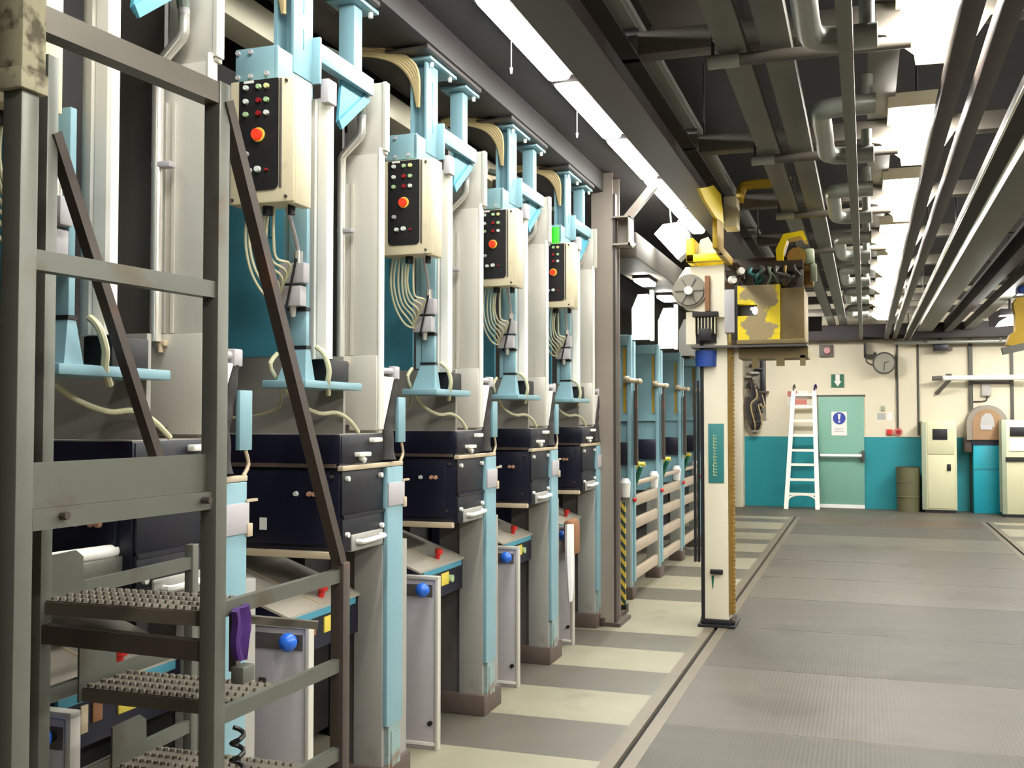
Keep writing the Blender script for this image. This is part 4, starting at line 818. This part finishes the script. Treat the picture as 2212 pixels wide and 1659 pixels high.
# teal machine with brown arched guard
t = thing('arch_machine', 'bright teal machine with a brown arched guard on top', 'machine', (2.0, 19.8, 0))
part('base', MB().box(1.76, 2.215, 19.7, 20.08, 0.0, 1.27, 0.01), 'machineblue', t)
part('base_seam', MB().box(1.76, 2.215, 19.692, 19.70, 0.755, 0.785), 'wallteal', t)
pts = [(1.66, 1.27)] + [(1.985+0.325*math.cos(a), 1.55+0.325*math.sin(a)) for a in [math.pi*(1-i/14) for i in range(15)]] + [(2.31, 1.27)]
part('arch_guard', MB().prism(pts, 'y', 19.66, 20.05), 'archgrey', t)
pts = [(1.75, 1.275)] + [(1.985+0.235*math.cos(a), 1.55+0.255*math.sin(a)) for a in [math.pi*(1-i/14) for i in range(15)]] + [(2.22, 1.275)]
part('guard_face', MB().prism(pts, 'y', 19.645, 19.67), 'archbrown', t)
part('guard_window', MB().prism([(1.87, 1.50), (1.89, 1.66), (1.95, 1.73), (2.03, 1.73), (2.08, 1.66), (2.1, 1.50)], 'y', 19.638, 19.65), 'greyprint', t)
part('window_label', MB().box(1.88, 2.06, 19.632, 19.64, 1.45, 1.53), 'lilac', t)
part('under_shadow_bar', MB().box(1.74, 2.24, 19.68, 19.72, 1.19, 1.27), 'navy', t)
part('side_wing', MB().box(1.62, 1.75, 19.72, 20.0, 1.05, 1.33, 0.02), 'rust', t)
# cable cluster and pillar at the left of the far wall
t = thing('cable_cluster', 'tangle of dark valves and cables on the wall behind the mast', 'valve panel', (-1.95, WY-0.15, 1.3))
part('back_board', MB().box(-2.15, -1.77, WY-0.03, WY-0.001, 1.62, 2.75), 'archgrey', t)
part('upright', MB().box(-1.86, -1.77, WY-0.12, WY-0.03, 1.9, 2.75, 0.01), 'navyside', t)
rv = random.Random(11)
for i in range(18):
    x = -2.13+rv.random()*0.24; z = 1.38+i*0.073; vb = MB(); vb.box(x, x+0.08+rv.random()*0.1, WY-0.14-rv.random()*0.06, WY-0.03, z, z+0.045, 0.01)
    part('valve_block', vb, rv.choice(['navyside', 'dark', 'tan', 'archgrey', 'greyprint', 'rust', 'navyside']), t)
for i in range(8):
    x = -2.1+0.035*i; cbm = MB()
    cbm.tube([(x, WY-0.12, 2.5-0.05*i), (x+0.08, WY-0.2, 2.2-0.05*i), (x-0.04, WY-0.22, 1.9), (x+0.03, WY-0.2, 1.55), (-1.98, WY-0.08, 1.36)], 0.014, 6, 3)
    part('cable', cbm, ('rust', 'dark', 'navyside', 'tancable')[i % 4], t)
tag(B(-2.36, -2.17, 19.7, WY-0.001, 0, 2.9, 0.01).build('pale_pillar', 'wallcream'), 'pale pillar on the far wall right of the crane chain', 'pillar')

# ================================================================== rolling stairs
S = thing('rolling_stairs', 'grey steel rolling stairs with dark sloping handrails in the foreground', 'stairs', (-1.62, 2.0, 0))
NX, NY, RX, RY, LX, BY = -1.472, 1.515, -1.425, 2.06, -1.92, 2.60
LNX = -1.99
def sq(x, y, z0, z1, a=0.043): return MB().box(x-a/2, x+a/2, y-a/2, y+a/2, z0, z1, 0.003)
part('near_post', MB().box(NX-0.022, NX+0.022, NY-0.022, NY+0.022, 0.02, 2.30, 0.004), 'stair', S)
part('near_post_top', MB().box(NX-0.030, NX+0.030, NY-0.030, NY+0.030, 2.28, 2.75, 0.006).box(NX-0.032, NX+0.032, NY-0.034, NY+0.034, 2.25, 2.29, 0.004), 'crust', S)
part('front_post', sq(RX, RY, 0.02, 2.43), 'stair', S)
part('inner_post', sq(LX, RY, 0.02, 2.55, 0.038), 'stair', S)
part('inner_near_post', sq(LNX, NY, 0.02, 2.30, 0.04), 'rust', S)
part('rear_post', sq(-1.385, BY, 0.02, 1.25, 0.04), 'rust', S)
part('rear_inner_post', sq(-1.93, BY+0.08, 0.02, 1.27, 0.03), 'stair', S)
part('top_rail', MB().bar((NX, NY+0.02, 2.40), (RX, RY+0.01, 2.402), 0.042, 0.05), 'topsteel', S)
part('mid_rail', MB().bar((NX, NY+0.02, 1.945), (RX, RY, 1.945), 0.03, 0.038), 'stair', S)
tb = part('toe_board', MB().bar((NX+0.012, NY+0.02, 1.525), (RX-0.01, RY, 1.525), 0.006, 0.085), 'stair', S)
an = part('floor_angle', MB().bar((NX+0.012, NY+0.02, 1.462), (RX, RY, 1.462), 0.02, 0.04), 'stair', S)
for u in (0.16, 0.9): part('bolt', MB().cyl((NX+0.047*u+0.015, NY+(RY-NY)*u, 1.465), (NX+0.047*u+0.034, NY+(RY-NY)*u, 1.465), 0.008, n=8), 'rust', an)
part('platform', MB().hexa([(LNX, NY, 1.44), (NX, NY, 1.44), (RX, RY, 1.44), (LX, RY, 1.44), (LNX, NY, 1.452), (NX, NY, 1.452), (RX, RY, 1.452), (LX, RY, 1.452)]), 'rust', S)
def handrail(x0, x1, y0, z0, y1, z1): return MB().bar((x0, y0, z0), (x1, y1, z1), 0.03, 0.03, (1, 0, 0))
part('handrail', handrail(RX+0.012, -1.385, RY+0.01, 2.39, BY, 1.235), 'rust', S)
part('handrail', handrail(LX+0.01, -1.93, RY+0.01, 2.36, RY+0.52, 1.40), 'rust', S)
for z in (1.215, 0.97, 0.73, 0.48, 0.2):
    part('side_rail', MB().bar((RX, RY, z-0.01), (-1.385, BY, z), 0.02, 0.036), 'stair', S)
    part('side_rail', MB().bar((LX, RY, z-0.005), (-1.93, BY+0.08, z), 0.02, 0.036), 'stair', S)
part('cross_bar', MB().bar((LX, RY, 1.125), (RX, RY, 1.115), 0.03, 0.045), 'rust', S)
for i in range(5):
    z = 1.205 - 0.242*i; y = RY - 0.0 + 0.128*i
    tr_ = MB(); tr_.box(LX+0.02, RX-0.02, y, y+0.185, z-0.006, z).box(LX+0.02, RX-0.02, y-0.003, y+0.004, z-0.035, z-0.003)
    tg = tr_; nn = 20
    for j in range(nn):
        for q in range(4):
            x = LX+0.035 + (RX-LX-0.07)*j/(nn-1); yy = y+0.012+0.05*q
            tg.cyl((x, yy, z-0.002), (x, yy, z+0.008), 0.011, 0.007, 6)
    td = part('tread', tr_, 'tread', S)
    part('end_plate', MB().prism([(y-0.002, z-0.04), (y-0.002, z+0.105), (y+0.11, z+0.108), (y+0.135, z+0.09), (y+0.14, z-0.03)], 'x', LX+0.005, LX+0.011), 'stair', td)
part('brake_lever', MB().bar((-1.58, 2.42, 1.115), (-1.41, 2.52, 1.09), 0.022, 0.02).box(-1.60, -1.57, 2.40, 2.44, 1.06, 1.11), 'topsteel', S)
part('bracket', MB().box(RX+0.015, RX+0.05, RY+0.05, RY+0.10, 1.03, 1.07, 0.004).box(RX-0.01, RX+0.01, RY+0.08, RY+0.10, 1.05, 1.2), 'stair', S)
cord = MB(); cord.tube([(RX+0.03+0.014*math.cos(a*0.9), RY+0.06+0.014*math.sin(a*0.9), 0.40+a*0.0056) for a in range(0, 95)], 0.006, 6)
part('coiled_cord', cord, 'black', S)
for x, y in ((RX, RY), (-1.385, BY), (NX, NY), (LX, RY)):
    part('foot', MB().cyl((x, y, 0.0), (x, y, 0.05), 0.035), 'black', S)
# purple cloth on the stair rail
t = MB(); t.hexa([(-1.404, 2.105, 1.085), (-1.39, 2.105, 1.085), (-1.385, 2.14, 1.08), (-1.398, 2.14, 1.08), (-1.407, 2.095, 1.20), (-1.39, 2.095, 1.20), (-1.383, 2.155, 1.21), (-1.40, 2.155, 1.21)])
bmesh.ops.subdivide_edges(t.bm, edges=t.bm.edges[:], cuts=4, use_grid_fill=True)
for v in t.bm.verts: v.co.x += 0.006*math.sin(v.co.y*160+v.co.z*20); v.co.y += 0.006*math.sin(v.co.z*60)
tag(t.build('purple_cloth', 'purple'), 'dark purple cloth hung over the stair side rail', 'cloth')
for o in list(bpy.data.objects):
    if '_o' in o.keys(): del o['_o']
